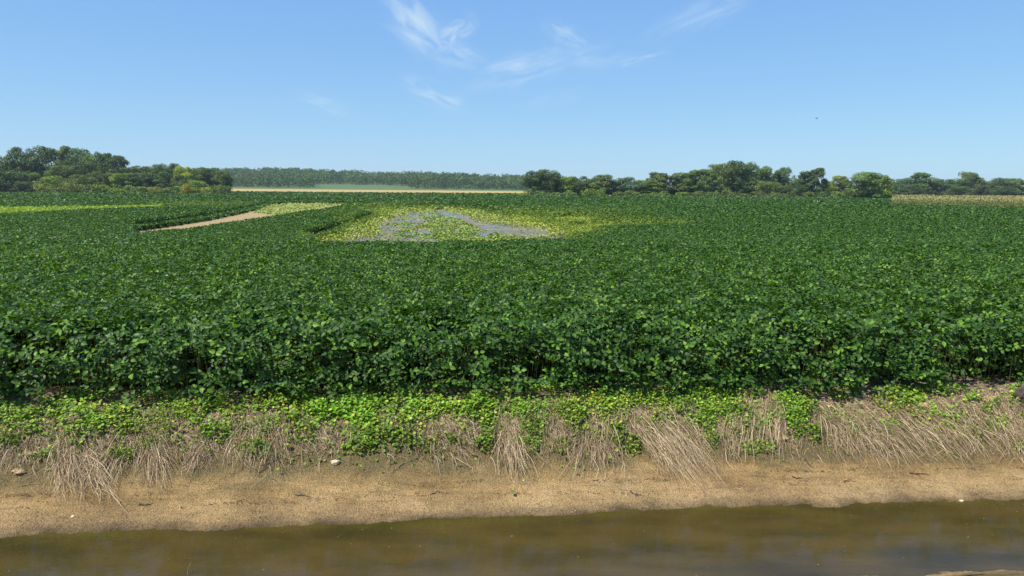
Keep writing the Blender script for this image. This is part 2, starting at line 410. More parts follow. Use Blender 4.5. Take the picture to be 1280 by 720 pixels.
# ditch bank, ditch bed and the near bank
vb = np.arange(-3.7, 0.72, .026); xb = np.arange(-15, 15.01, .034)
XB, VB = np.meshgrid(xb, vb); YB = VB + edge(XB); ZB = ground(XB, YB)
ZB = np.where(VB > .4, ZB - .02 * ss(.4, .7, VB), ZB) + np.where(VB > .12, .006, 0)
bk = mesh_np('ditch_bank', np.stack([XB, YB, ZB], -1).reshape(-1, 3), [gridfaces(*XB.shape)], M_BANK, True); tag(bk, kind='structure')
vn_ = np.concatenate([np.arange(-26, -8, 1.0), np.arange(-8, -3.66, .12)]); XB, VB = np.meshgrid(np.linspace(-40, 40, 300), vn_)
YB = VB + edge(XB); ZB = ground(XB, YB) - np.where(VB > -3.72, .012, 0)
nb_ = mesh_np('near_bank', np.stack([XB, YB, ZB], -1).reshape(-1, 3), [gridfaces(*XB.shape)], M_BANK, True); tag(nb_, kind='structure')
def sheet(name, x0, x1, v0, v1, z, m):
    V = [(x0, v0 + edge(x0), z), (x1, v0 + edge(x1), z), (x1, v1 + edge(x1), z), (x0, v1 + edge(x0), z)]
    return mesh_np(name, np.array(V), [np.array([[0, 1, 2, 3]])], m)
tag(sheet('ditch_water', -14.9, 14.9, -3.66, -1.4, WATER, M_WATER), kind='structure')
pp = np.array([unproj(x, y)[0] for x, y in [(392, 309), (718, 309), (718, 288), (600, 262), (480, 260), (430, 285)]]); pp[:, 2] = -1.2 - .018
tag(mesh_np('flood_water', pp, [np.array([[0, 1, 2, 3, 4, 5]])], M_PUD), kind='structure')

# ------------------------------------------------------------------ the soybean crop
def keep_height(x, y, z0):
    """crop height factor 0..1 at ground points: nothing in the bare places, short ones round the flood"""
    k = np.ones(len(x)); P = np.stack([x, y, z0], 1)
    jx = (fbm(x * .25, y * .12, 31) - .5); jy = (fbm(x * .3, y * .1, 37) - .5); sm = y > 25
    for h in (0, .2, .4, .6, .8):
        q = P[sm] + [0, 0, h]; px, py = topx(q)
        bad = inpoly(px, py + jy[sm] * 1.0, STRIP) | inpoly(px + jx[sm] * 24, py + jy[sm] * 4, POND)
        kk = k[sm]; kk[bad] = 0
        if h == 0:
            up = inpoly(px, py + jy[sm] + 2.6, STRIP) | inpoly(px + jx[sm] * 24, py + jy[sm] * 4 + 3.2, POND) | inpoly(px + jx[sm] * 24 + 14, py + jy[sm] * 4 + 1, POND)
            kk[up & (kk > 0)] = .55
        k[sm] = kk
    return k
def yellowness(px, py, x, y):
    n = fbm(x * .5, y * .25, 81)
    def g(cx, cy, rx, ry): return np.exp(-(((px - cx) / rx) ** 2 + ((py - cy) / ry) ** 2) ** 1.4)
    a = .80 * np.maximum.reduce([.8 * g(408, 304, 30, 4), 1.1 * g(452, 284, 26, 10), 1.0 * g(420, 294, 26, 6), .75 * g(800, 281, 50, 4), .6 * g(600, 268, 140, 6), 1.3 * g(520, 263, 60, 6), 1.3 * g(630, 274, 60, 8), 1.0 * g(690, 284, 60, 13), .95 * g(755, 279, 62, 6), 1.1 * g(720, 271, 35, 4),
                           1.1 * g(440, 298, 45, 6), 1.2 * g(480, 280, 26, 14), .5 * g(240, 257, 60, 2), .8 * g(700, 300, 30, 6)])
    return np.clip(a * (0.45 + 1.1 * n), 0, 1)
GREEN = np.array([.050, .118, .012]); LIGHT = np.array([.125, .235, .022]); DARK = np.array([.026, .064, .012]); YEL = np.array([.31, .38, .04]); LIMEC = np.array([.24, .34, .03])
def leafcol(n, yl=None, light=.10):
    t = rng.random(n)[:, None]; u = rng.random(n)[:, None]
    c = GREEN * (.65 + .7 * t)
    c = np.where(u < .25, DARK * (.8 + .5 * t), c)
    c = np.where(u > 1 - light, LIGHT * (.75 + .6 * t), c)
    if yl is not None:
        y_ = np.clip(yl + (rng.random(n) - .5) * .55 * (yl > .03), 0, 1)[:, None]
        c = c * (1 - y_) + YEL * (.6 + .5 * t) * y_
    return c
parts = []
def rowmod(x, y):
    v = y - edge(x)
    return (np.cos(v / .76 * 2 * np.pi) * .045 * np.exp(-v / 14) + .11 * (fbm(x * .9, y * .9, 91, 3) - .5) + .10 * (fbm(x * .12, y * .09, 95, 2) - .5))
HC = .95
# front wall and near field: three-part leaves
def near_zone(y0, y1, dens, T, L0, deep):
    xm = (y1 + 9) * .86 + 3.5
    n = int(dens * (2 * xm) * (y1 - y0))
    x = rng.uniform(-xm, xm, n); v = rng.uniform(y0, y1, n); y = edge(x) + v
    ok = (np.abs(x) < y * .80 + 2.6); x, y, v = x[ok], y[ok], v[ok]; n = len(x)
    z0 = ground(x, y, False)
    hc = HC + rowmod(x, y)
    # plants bulge at the edge: the lower skirt leans in and out with each plant
    bul = .10 * (vn(x * 2.4, x * 0, 101) - .5) + .06 * (vn(x * 6, x * 0, 102) - .5)
    u = rng.random(n)
    if deep: hh = hc * (.03 + .97 * u)
    else: hh = hc - .34 * u ** 1.5
    front = np.sqrt(np.clip((v + .24 + bul) / .20, 0.0, 1))          # rounded shoulder
    lim = hc * (0.30 + .70 * front)
    hh = np.minimum(hh, lim * (1 - .25 * rng.random(n) ** 2))
    gone = (v + bul < -.05) & (hh < .05)
    # holes between plants
    hole = fbm(x * 3.2, (y + hh * 1.0) * 3.2, 111, 2)
    keep = ~gone & ~((hole < np.where(v < 1.3, .39, .33)) & (rng.random(n) < .88))
    kh = keep_height(x, y, z0); keep &= kh > 0
    x, y, v, hh, z0 = x[keep], y[keep], v[keep], hh[keep], z0[keep]; n = len(x)
    P = np.stack([x, y, z0 + hh], 1)
    wall = np.clip(1 - v / .5, 0, 1)
    wn = np.stack([rng.normal(0, .58, n), rng.normal(0, .58, n) - wall * .7, np.ones(n)], 1)
    yaw = rng.uniform(0, 2 * np.pi, n)
    sz = L0 * rng.uniform(.7, 1.25, n)
    young = rng.random(n)
    for k, da in enumerate((0, 1.9, -1.9)):
        nr = wn + rng.normal(0, .28, (n, 3)); yw = yaw + da + rng.normal(0, .15, n)
        off = np.stack([np.cos(yw), np.sin(yw), -.25 * np.ones(n)], 1) * (.012)
        if k == 0: off = off * 2.4
        V, Fa, kk = leaves(P + off, sz * (1.0 if k == 0 else .9), nr, yw, T)
        c = leafcol(n, light=.10); c = np.where((young > .93)[:, None], LIGHT * 1.15, c)
        parts.append((V, Fa, np.repeat(c, kk, 0)))
near_zone(-.28, 1.1, 680, T_FINE, .071, True)
near_zone(1.1, 5.0, 370, T_MID, .072, False)
near_zone(5.0, 15.0, 215, T_MID, .075, False)
# farther: leaf tufts whose size grows gently with distance
def far_zone(ya, yb, px_size, cover, T, tilt, lo, xf=.80):
    Ls = lambda y: np.maximum(.10, px_size * y / 768)
    yy = np.linspace(ya, yb, 400); dens = cover / (.5 * Ls(yy) ** 2) * 2 * xf * yy
    cdf = np.cumsum(dens); N_ = int(np.trapz(dens, yy)); cdf = cdf / cdf[-1]
    y = np.interp(rng.random(N_), cdf, yy); x = rng.uniform(-xf, xf, N_) * y
    z0 = ground(x, y, False); k = keep_height(x, y, z0)
    edge_end = FIELD_END + 25 * (vn(x * .02, x * 0, 5) - .5)
    px0 = 640 + FPX * x / y
    # the crop stops at the corn on the right and at the woods
    ok = (k > 0) & (y < edge_end)
    ok &= ~((px0 > 1108) & (y > 163 - (px0 - 1110) * .17))
    x, y, z0, k = x[ok], y[ok], z0[ok], k[ok]; n = len(x)
    Lz = Ls(y) * rng.uniform(.7, 1.35, n)
    qx, qy = topx(np.stack([x, y, z0 + .6], 1)); yl = yellowness(qx, qy, x, y)
    k = np.where(k > .9, k * (1 - .62 * ss(.08, .62, yl)), k)
    hc = HC * k + (rowmod(x, y) + .06 * (fbm(x * .3, y * .3, 7) - .5)) * np.minimum(1, k + .1)
    P = np.stack([x, y, z0 + hc - np.where(k < .7, .85 * hc * rng.random(n), lo * rng.random(n) ** 1.6)], 1)
    px, py = qx, qy
    
    nr = np.stack([rng.normal(0, tilt, n), rng.normal(0, tilt, n), np.ones(n)], 1)
    V, Fa, kk = leaves(P, Lz, nr, rng.uniform(0, 2 * np.pi, n), T)
    lc = leafcol(n, yl, .06); lim = inpoly(px, topx(P)[1] + rng.normal(0, .35, n), LIME)
    lc = np.where(lim[:, None], LIMEC * (.75 + .5 * rng.random((n, 1))), lc)
    parts.append((V, Fa, np.repeat(lc, kk, 0)))
far_zone(22.5, 60, 1.9, 1.7, T_LOW, .55, .32)
far_zone(60, 160, 1.9, 1.2, T_LOW, .60, .36)
far_zone(160, 500, 2.0, .8, T_LOW, .65, .40)
# stunted, yellowing plants inside the flooded hollow and along its rim
def stunted():
    n = 60000; px = rng.uniform(395, 712, n); py = rng.uniform(259.5, 307, n)
    P = unproj(px, py, lo=30, hi=260, n=120)
    jx = (fbm(P[:, 0] * .25, P[:, 1] * .12, 31) - .5); jy = (fbm(P[:, 0] * .3, P[:, 1] * .1, 37) - .5)
    ok = inpoly(px + jx * 24, py + jy * 4, POND)
    P, px, py = P[ok], px[ok], py[ok]
    rim = ~(inpoly(px, py, [(470, 301), (480, 284), (506, 268), (560, 266), (590, 276), (620, 284), (682, 288), (684, 298), (640, 304), (440, 306)]))
    sw = fbm(P[:, 0] * .30 + 2.5 * fbm(P[:, 0] * .2, P[:, 1] * .08, 5), P[:, 1] * .11, 131, 3)
    swirl = np.abs(sw - .5) < .045
    islands = ((px - 548) / 58) ** 2 + ((py - 284) / 14) ** 2 < 1
    low = (px > 520) & (px < 600) & (py > 293)
    dens = np.where(rim, .66, np.where(swirl, .55, .07)) + np.where(islands & (sw > .44), .40, 0) + np.where(((px - 632) / 24) ** 2 + ((py - 298) / 8) ** 2 < 1, .5, 0) + np.where(low, .45, 0)
    yc = np.interp(px, [545, 572, 600, 640, 684], [263, 271, 283, 290, 293]); ch = (np.abs(py - yc + 2.5 * (sw - .5)) < np.interp(px, [545, 590, 640, 690], [2.0, 4.0, 5.5, 4.0])) & (px > 545) & (px < 680 + 12 * sw)
    mud = (((px - 508) / 34) ** 2 + ((py - 285) / 15) ** 2 < 1) & ~swirl
    strip_ = (py > 300 - (px - 430) * .01) & (px > 432) & (px < 548)
    dens = np.where(mud, .10, dens); dens = np.where(ch, .03, dens); dens = np.where(strip_, .12, dens)
    k = rng.random(len(P)) < dens
    P, px, py, rim = P[k], px[k], py[k], rim[k]; n = len(P)
    P[:, 2] = -1.2 + rng.random(n) * np.where(rim, .42, .10) + .02
    nr = np.stack([rng.normal(0, .6, n), rng.normal(0, .6, n), np.ones(n)], 1)
    V, Fa, kk = leaves(P, 2.2 * P[:, 1] / 768 * rng.uniform(.6, 1.2, n), nr, rng.uniform(0, 6.28, n), T_LOW)
    t = rng.random(n)[:, None]; q = np.clip(np.where(rim, .50, .22) + rng.normal(0, .24, n), 0, 1)[:, None]
    c = np.array([.13, .25, .03]) * (1 - q) + np.array([.42, .40, .08]) * q
    o = mesh_np('stunted_soybeans', V, [Fa], M_PLANT, False, np.repeat(c * (.7 + .6 * t), kk, 0))
    tag(o, 'short yellowing soybean plants in and round the flooded hollow', 'soybeans', kind='stuff')
stunted()
# a closed under-storey below the top leaves, with gap shade painted into its colour
m_ = (ys > 8.9) & (ys < FIELD_END + 12)
yy = ys[m_]; XU = us[None, ::2] * (yy[:, None] * .95 + 3); YU = yy[:, None] + 0 * XU
z0 = ground(XU, YU, False).ravel(); kh = keep_height(XU.ravel(), YU.ravel(), z0)
px0 = 640 + FPX * XU / YU
kh = np.where(((px0 > 1108) & (YU > 163 - (px0 - 1110) * .17)).ravel(), 0, kh)
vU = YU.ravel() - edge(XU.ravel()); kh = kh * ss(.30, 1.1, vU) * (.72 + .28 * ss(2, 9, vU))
qx, qy = topx(np.stack([XU.ravel(), YU.ravel(), z0 + .6], 1)); kh = kh * (1 - .7 * ss(.08, .62, yellowness(qx, qy, XU.ravel(), YU.ravel())))
zu = z0 + kh * (HC - .30) - (kh <= .01) * .3 + (rowmod(XU, YU).ravel()) * (kh > 0)
ff = gridfaces(*XU.shape); good = (kh[ff] > 0).all(1)
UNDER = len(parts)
parts.append((np.stack([XU.ravel(), YU.ravel(), zu], 1), ff[good], np.array([[.020, .048, .010]]) * (.25 + .75 * ss(1.0, 8, vU))[:, None]))  # shade put into the vertex colour, deepest behind the front rows
# thin stems in the shade of the front rows
n = 2600; x = rng.uniform(-9.5, 10, n); v = np.round(rng.uniform(0, 3, n)) * .38 + rng.normal(.10, .04, n); y = edge(x) + v
b = np.stack([x, y, ground(x, y) - .01], 1); t_ = b + np.stack([rng.normal(0, .07, n), rng.normal(-.04, .07, n), rng.uniform(.4, .72, n)], 1)
V, Fa, kk = ribbons(np.stack([b, (b + t_) / 2 + rng.normal(0, .02, (n, 3)), t_], 1), .008, seg=3, taper=.5)
parts.append((V, Fa, np.repeat(np.array([.10, .10, .035]) * rng.uniform(.6, 1.3, (n, 1)), kk, 0)))
V, Fs, col = merge(parts)
print('crop verts', len(V), 'faces', sum(len(f) for f in Fs))
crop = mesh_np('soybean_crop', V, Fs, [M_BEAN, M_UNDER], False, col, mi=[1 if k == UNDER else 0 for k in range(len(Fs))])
tag(crop, 'deep green soybean crop, a closed canopy of leaves from the ditch bank to the far woods', 'soybean crop', kind='stuff')
del parts, V, Fs, col

# thin pale grass in the bare strip
n = 9000; px = rng.uniform(316, 436, n); py = rng.uniform(253, 271, n); ok = inpoly(px, py, GRASSY); P = unproj(px[ok], py[ok], lo=30, hi=260, n=120); n = len(P)
k = rng.random(n) < .55; P = P[k]; n = len(P); P[:, 2] += rng.random(n) * .12
V, Fa, kk = leaves(P, 2.2 * P[:, 1] / 768, np.stack([rng.normal(0, .5, n), rng.normal(0, .5, n), np.ones(n)], 1), rng.uniform(0, 6.28, n), T_LOW)
g_ = rng.random(n)[:, None]
o = mesh_np('strip_grass', V, [Fa], M_PLANT, False, np.repeat(np.array([.20, .30, .05]) * (1 - g_) + np.array([.36, .36, .12]) * g_, kk, 0))
tag(o, 'pale green grass growing on the bare strip through the crop', 'grass', kind='stuff')

# ------------------------------------------------------------------ the weedy bank
def bankpt(px, py): return unproj(px, py, lo=5.2, hi=13.0, n=90)
WEEDS = [(-60, 525, 60, 16, .8), (20, 520, 34, 14, .7), (60, 515, 30, 14, .8), (10, 555, 20, 10, .5), (110, 500, 40, 10, .7), (150, 520, 28, 16, .6), (205, 503, 30, 14, 1), (230, 515, 40, 14, .9),
         (170, 540, 26, 12, .6), (150, 573, 24, 8, .8), (190, 560, 20, 10, .7), (60, 575, 18, 6, .4), (262, 508, 22, 10, .8), (300, 520, 24, 12, .5),
         (275, 548, 28, 10, .6), (320, 565, 26, 10, .7), (345, 505, 26, 12, .8), (365, 498, 30, 10, .9), (385, 545, 16, 14, .7), (400, 515, 30, 14, .8), (450, 508, 34, 16, 1),
         (500, 507, 40, 17, 1.1), (545, 510, 28, 14, 1), (455, 530, 22, 10, .8), (470, 548, 34, 12, .9), (500, 556, 24, 8, .7), (450, 562, 20, 8, .7), (555, 557, 28, 8, .6), (600, 512, 22, 20, 1),
         (612, 530, 12, 22, .9), (608, 558, 16, 10, .8), (655, 560, 20, 12, .7), (668, 545, 22, 18, 1), (700, 560, 20, 10, .8), (640, 490, 16, 7, .7), (680, 492, 26, 8, 1), (650, 520, 12, 9, .6), (710, 515, 22, 14, 1),
         (722, 530, 14, 18, 1), (730, 495, 14, 10, .8), (755, 505, 24, 14, 1), (790, 498, 32, 14, 1.1), (835, 498, 26, 13, 1.1), (870, 500, 30, 14, 1.1), (900, 505, 24, 18, 1.1), (882, 524, 16, 16, 1),
         (770, 545, 14, 18, .7), (790, 560, 12, 12, .6), (825, 550, 10, 16, .4), (888, 552, 12, 12, .8), (925, 545, 14, 8, .7), (935, 565, 24, 6, .6), (960, 562, 12, 6, .6), (930, 520, 12, 12, .6), (985, 502, 24, 14, 1),
         (1005, 508, 20, 12, 1), (998, 528, 16, 22, 1.1), (1018, 545, 12, 12, .9), (1050, 495, 16, 5, .8), (1120, 494, 20, 7, .9), (1140, 502, 14, 7, .8), (1165, 492, 30, 7, .7), (1215, 503, 14, 8, .7),
         (1200, 490, 30, 5, .5), (1248, 535, 18, 9, 1), (1235, 520, 8, 12, .7), (1265, 490, 18, 6, .8), (1250, 505, 20, 7, .5), (1180, 540, 14, 6, .3), (1320, 520, 40, 20, .7), (1390, 510, 30, 20, .7), (1275, 560, 14, 6, .4), (1040, 522, 18, 8, .4), (1070, 545, 16, 8, .35), (1110, 535, 22, 9, .3), (1150, 525, 24, 8, .35), (1190, 528, 18, 9, .35), (1215, 545, 22, 7, .35), (1110, 505, 26, 8, .45), (820, 535, 14, 12, .4), (100, 560, 16, 10, .4), (125, 535, 20, 8, .5), (960, 530, 10, 12, .4), (745, 550, 12, 14, .35)]
wp = []
for (cx, cy, rx, ry, dn) in WEEDS:
    m = int(dn * rx * ry * 1.35); r = np.sqrt(rng.random(m)) * rng.uniform(.7, 1.1, m); a = rng.uniform(0, 6.28, m)
    hump = np.clip(1 - r, 0, 1)
    wp.append(np.stack([cx + rx * 1.08 * r * np.cos(a), cy + ry * 1.05 * r * np.sin(a), hump * .09, np.full(m, dn)], 1))
m = 5200; wp.append(np.stack([rng.uniform(-150, 1430, m), 0 * np.ones(m), .02 * np.ones(m), .5 * np.ones(m)], 1))
wp[-1][:, 1] = 534 - (wp[-1][:, 0] - 640) * .016 + rng.normal(0, 19, m)
m = 11000; q = rng.uniform(-150, 1430, m); wp.append(np.stack([q, 509 - (q - 640) * .018 + rng.normal(0, 8, m), .03 * np.ones(m), .5 * np.ones(m)], 1))
wp[-1] = wp[-1][fbm(q * .022, wp[-1][:, 1] * .06, 221, 3) + .10 * (q < 950) > .50]
m = 9000; q = rng.uniform(-150, 1000, m); wp.append(np.stack([q, 527 - (q - 640) * .018 + rng.normal(0, 15, m), .02 * np.ones(m), .5 * np.ones(m)], 1))
wp[-1] = wp[-1][fbm(q * .03, wp[-1][:, 1] * .05, 231, 3) > .50]
wp = np.concatenate(wp)
thin = vn(wp[:, 0] * .09, wp[:, 1] * .14, 203) > .30
wp = wp[thin | (rng.random(len(wp)) < .3)]
P = bankpt(wp[:, 0], wp[:, 1]); n = len(P)
P[:, 2] += wp[:, 2] * (.2 + 1.1 * vn(P[:, 0] * 4, P[:, 1] * 4, 212)) + rng.random(n) ** 2 * .07 + .005
nr = np.stack([rng.normal(-.1, .42, n), rng.normal(-.3, .42, n), np.ones(n)], 1)
V, Fa, kk = leaves(P, .026 * (.65 + .8 * vn(P[:, 0] * 2.1, P[:, 1] * 2.1, 211)) * rng.uniform(.55, 1.35, n), nr, rng.uniform(0, 6.28, n), T_ROUND)
t = rng.random(n)[:, None]; patch = vn(P[:, 0] * 3, P[:, 1] * 3, 207)[:, None]
c = np.array([.20, .38, .030]) * (.55 + .7 * t) * (.7 + .5 * patch)
c = np.where((rng.random(n) < .16)[:, None], np.array([.44, .52, .05]) * (.7 + .5 * t), c)
yp = (vn(P[:, 0] * 1.3, P[:, 1] * 1.3, 213) > .62)[:, None]; c = np.where(yp, c * [1.10, .98, 1.0], c)
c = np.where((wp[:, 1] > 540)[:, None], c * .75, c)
# runner stems below the leaves
k = rng.random(n) < .22; b = P[k]; b2 = b + np.stack([rng.normal(0, .05, k.sum()), rng.normal(-.02, .04, k.sum()), -.03 * np.ones(k.sum())], 1)
b2[:, 2] = np.maximum(b2[:, 2], ground(b2[:, 0], b2[:, 1]) + .004)
V2, F2, k2 = ribbons(np.stack([b, (b + b2) / 2 + [0, 0, .01], b2], 1), .004, seg=2, taper=.8)
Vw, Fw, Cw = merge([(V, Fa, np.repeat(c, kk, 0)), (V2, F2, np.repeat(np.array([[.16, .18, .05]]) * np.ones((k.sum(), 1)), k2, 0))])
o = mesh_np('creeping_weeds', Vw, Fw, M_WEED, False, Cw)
tag(o, 'bright green creeping weeds with small round leaves sprawling over the ditch bank', 'weeds', kind='stuff')

STRAWS = np.array([(.60, .455, .27), (.50, .36, .215), (.70, .56, .36), (.28, .19, .11), (.44, .35, .17)])
def blades(roots, tips, arch, width, seg=7, clear=.012):
    n = len(roots); t = np.linspace(0, 1, seg + 1)[None, :, None]
    ctrl = roots * .55 + tips * .45 + np.stack([rng.normal(0, .06, n), rng.normal(0, .05, n), arch], 1)
    Q = roots[:, None] * (1 - t) ** 2 + 2 * ctrl[:, None] * t * (1 - t) + tips[:, None] * t * t
    wob = np.cumsum(rng.normal(0, .009, (n, seg + 1, 3)), 1) * np.linspace(0, 1, seg + 1)[None, :, None]; Q = Q + wob * np.array([1, .5, .5])
    kink = (rng.random(n) < .35)[:, None] & (np.arange(seg + 1)[None] > rng.integers(2, seg, n)[:, None])
    kd = norm(np.stack([rng.normal(0, 1, n), rng.normal(-.5, .6, n), rng.normal(0, .3, n)], 1)) * rng.uniform(.01, .04, (n, 1))
    Q = Q + np.cumsum(kink, 1)[..., None] * kd[:, None]
    gz = ground(Q[..., 0], Q[..., 1]); lift = clear + .05 * rng.random((n, 1)) ** 2
    Q[..., 2] = np.maximum(Q[..., 2], gz + lift * np.minimum(1, t[..., 0] * 6))
    return ribbons_pts(Q, width, taper=.25)
CLUMPS = [  # root px, tip px, width at root, width at tip, blades, arch, label
    (92, 553, 100, 606, 26, 58, 520, .09, 'large hanging clump of grey straw over the sand near the left edge'),
    (150, 548, 128, 592, 22, 34, 200, .08, 'smaller straw tuft just right of the large hanging clump near the left edge'),
    (188, 545, 192, 598, 14, 34, 240, .10, 'narrow pale grass clump hanging down to the sand, second large one from the left'),
    (255, 556, 242, 588, 12, 18, 150, .07, 'short broom-like straw tuft whose dark tips sweep left onto the sand'),
    (330, 530, 322, 572, 34, 50, 330, .10, 'wide loose straw tuft behind the dark forked twig'),
    (374, 528, 402, 558, 12, 18, 110, .08, 'thin straw tuft sweeping right, beside the dark forked twig'),
    (440, 535, 436, 560, 16, 20, 90, .07, 'small sparse straw tuft left of the middle weed mass'),
    (553, 528, 570, 566, 26, 40, 300, .09, 'dark brown straw tuft under the widest mat of bright weeds'),
    (632, 512, 640, 574, 14, 34, 320, .10, 'pale straw clump tumbling down between two columns of green weeds'),
    (694, 522, 700, 558, 16, 26, 160, .09, 'small straw tuft with weeds on both sides, left of the wide pale clump'),
    (742, 526, 742, 572, 24, 44, 420, .10, 'wide pale straw clump above the dark damp patch of bank'),
    (815, 520, 862, 590, 30, 44, 520, .12, 'big straw clump leaning right with the longest blades reaching the sand'),
    (860, 530, 872, 560, 16, 22, 130, .08, 'short pale straw tuft behind the big right-leaning clump'),
    (918, 525, 920, 560, 16, 24, 160, .08, 'brown straw tuft below the right end of the brightest weeds'),
    (952, 492, 950, 548, 24, 34, 520, .09, 'tall pale straw clump falling straight down between two bright weed mats'),
    (1052, 516, 1085, 566, 40, 64, 400, .15, 'largest mounded straw clump with blades fanning out to both sides'),
    (1090, 508, 1140, 562, 40, 54, 340, .11, 'long straw clump combed to the right, just right of the largest mound'),
    (1180, 508, 1225, 562, 44, 54, 360, .11, 'broad straw clump on the right, blades combed down to the right'),
    (1250, 512, 1282, 560, 20, 30, 300, .10, 'straw clump at the right edge beside the dark lump'),
    (28, 545, 22, 575, 20, 34, 200, .07, 'low straw tuft at the left edge of the bank'),
    (90, 515, 60, 528, 30, 40, 160, .03, 'flattened straw tuft lying on top of the bank near the left edge'),
    (-60, 540, -58, 590, 22, 30, 400, .09, None), (1340, 510, 1370, 575, 60, 80, 600, .12, None), (1420, 505, 1440, 570, 50, 60, 400, .12, None)]
for (rx, ry, tx, ty, w0, w1, nb, arch, lab) in CLUMPS:
    nb = int(nb * (1.9 if rx < 1000 else 1.55)); w1 = w1 * .85
    if lab is None: lab = 'straw clump on the bank beyond the %s end of the frame%s' % (('left', '') if rx < 0 else ('right', ', the nearer' if rx < 1400 else ', the farther'))
    s = rng.uniform(-1, 1, nb); fan = np.clip(s * .8 + rng.normal(0, .95, nb), -2.3, 2.3); ln = rng.uniform(.15, .95, nb) ** .9 * np.where(rng.random(nb) < .06, 1.1, .80)
    rpx = rx + s * w0; along = rng.random(nb) ** 1.3 * .75; rpx = rpx + (tx - rx) * along; rpy = ry + (ty - ry) * along + rng.normal(0, 10, nb) + (fbm(rpx * .08, rpx * 0, 77, 2) - .5) * 22
    tpx = rpx + (tx - rx + (fan * (w1 - w0))) * ln; tpy = rpy + (ty - ry) * ln
    Rt = bankpt(rpx, rpy); Tp = bankpt(tpx, tpy); Rt[:, 2] += .005; Tp[:, 2] += .008
    V, Fa, kk = blades(Rt, Tp, arch * rng.uniform(.3, 1.6, nb), .0038 * rng.uniform(.5, 1.5, nb))
    c = STRAWS[rng.integers(0, 5, nb)] * rng.uniform(.5, 1.2, (nb, 1))
    org = bankpt(rx, ry)[0]
    o = mesh_np('dry_grass_clump', V - org, [Fa], M_STRAW, False, np.repeat(c, kk, 0)); o.location = org
    tag(o, lab, 'grass clump', 'dry grass clumps on the bank')
# loose straw and litter everywhere on the bank
n = 15000; px = rng.uniform(-150, 1430, n); base = 530 - (px - 640) * .016
py = base + rng.normal(-2, 19, n)
k = fbm(px * .02, py * .05, 301, 2) > .42 - .1 * rng.random(n); px, py = px[k], py[k]; n = len(px)
ang = rng.normal(1.5, .65, n); ln = rng.uniform(6, 26, n)
Rt = bankpt(px, py); Tp = bankpt(px + np.cos(ang) * ln, py + np.sin(ang) * ln)
V, Fa, kk = blades(Rt, Tp, rng.uniform(0, .05, n), .0055 * rng.uniform(.5, 1.2, n), seg=4, clear=.006)
c = STRAWS[rng.integers(0, 5, n)] * rng.uniform(.5, 1.1, (n, 1))
o = mesh_np('straw_litter', V, [Fa], M_STRAW, False, np.repeat(c, kk, 0)); tag(o, 'dead straw and plant litter scattered over the weedy bank', 'litter', kind='stuff')

# ------------------------------------------------------------------ small things on the bank
def plain(name, c1, c2, sc=30.0, rough=.85):
    def b():
        tc = N('ShaderNodeTexCoord'); n = N('ShaderNodeTexNoise', ins={'Scale': sc, 'Detail': 6.0}); L(tc, 'Object', n, 'Vector')
        r = ramp((n, 'Fac'), [(.32, c1), (.68, c2)]); p = N('ShaderNodeBsdfPrincipled', ins={'Roughness': rough}); L(r, 0, p, 'Base Color')
        bb = N('ShaderNodeBump', ins={'Strength': .5, 'Distance': .006}); L(n, 'Fac', bb, 'Height'); L(bb, 0, p, 'Normal'); return p
    return mat(name, b)
M_STONE = plain('pale_stone', (.42, .35, .21), (.64, .56, .38)); M_CLOD = plain('clod', (.22, .15, .07), (.42, .29, .15), 40)
M_ROOT = plain('dark_root', (.03, .022, .016), (.10, .075, .05), 60); M_POST = plain('white_paint', (.70, .70, .68), (.84, .84, .82), 8, .5)
def lump(name, px, py, r, sq, m, label, cat, group=None, seed=0, sink=.35):
    import bmesh
    bm = bmesh.new(); bmesh.ops.create_icosphere(bm, subdivisions=4, radius=1)
    v = np.array([q.co[:] for q in bm.verts]); f = np.array([[q.index for q in p.verts] for p in bm.faces]); bm.free()
    d = .9 * (fbm(v[:, 0] * 1.3 + seed, v[:, 1] * 1.3 + v[:, 2] * 1.7, seed, 3) - .5) + .55 * (fbm(v[:, 0] * 4 + seed, v[:, 1] * 4 + v[:, 2] * 3, seed + 1, 2) - .5)
    v = v * (1 + d)[:, None] * r * np.array([1, .8, sq])
    p = bankpt(px, py)[0]; v[:, 2] += r * sq * (.1 if cat == 'clod' else .35)
    o = mesh_np(name, v, [f], m, True); o.location = p; tag(o, label, cat, group)
lump('stone', 419, 580, .045, .7, M_STONE, 'pale yellowish stone on the upper sand, right of the dark forked twig', 'stone', 'pale stones', 3)
lump('stone', 91, 647, .020, .7, M_STONE, 'small white pebble near the waterline at left', 'stone', 'pale stones', 5)
lump('stone', 655, 601, .015, .7, M_STONE, 'tiny white pebble mid-slope near the picture centre', 'stone', 'pale stones', 8)
lump('stone', 1202, 626.5, .022, .5, M_STONE, 'flat pale pebble lying at the waterline on the right', 'stone', 'pale stones', 9)
lump('stone', 968, 561, .014, .7, M_STONE, 'tiny white pebble just under the weeds, right of centre', 'stone', 'pale stones', 19)
lump('earth_clod', 24, 590, .065, .5, M_CLOD, 'crumbling tan clod of earth below the straw at the left edge', 'clod', 'clods of earth', 11)
lump('earth_clod', 35, 568, .06, .6, M_CLOD, 'cracked tan clod of earth above another one at the left edge', 'clod', 'clods of earth', 12)
lump('earth_clod', 634, 500, .07, .6, M_CLOD, 'sandy lump of earth on the bank top between two bright weed patches', 'clod', 'clods of earth', 14)
lump('earth_clod', 640, 577, .06, .5, M_CLOD, 'pale crumbly clod at the foot of the straw near the middle', 'clod', 'clods of earth', 15)
lump('earth_clod', 1155, 508, .08, .6, M_CLOD, 'pale broken clod on top of the bank between the combed straw clumps', 'clod', 'clods of earth', 16)
lump('earth_clod', 978, 548, .06, .6, M_CLOD, 'small tan clod at the foot of the tall pale straw clump', 'clod', 'clods of earth', 18)
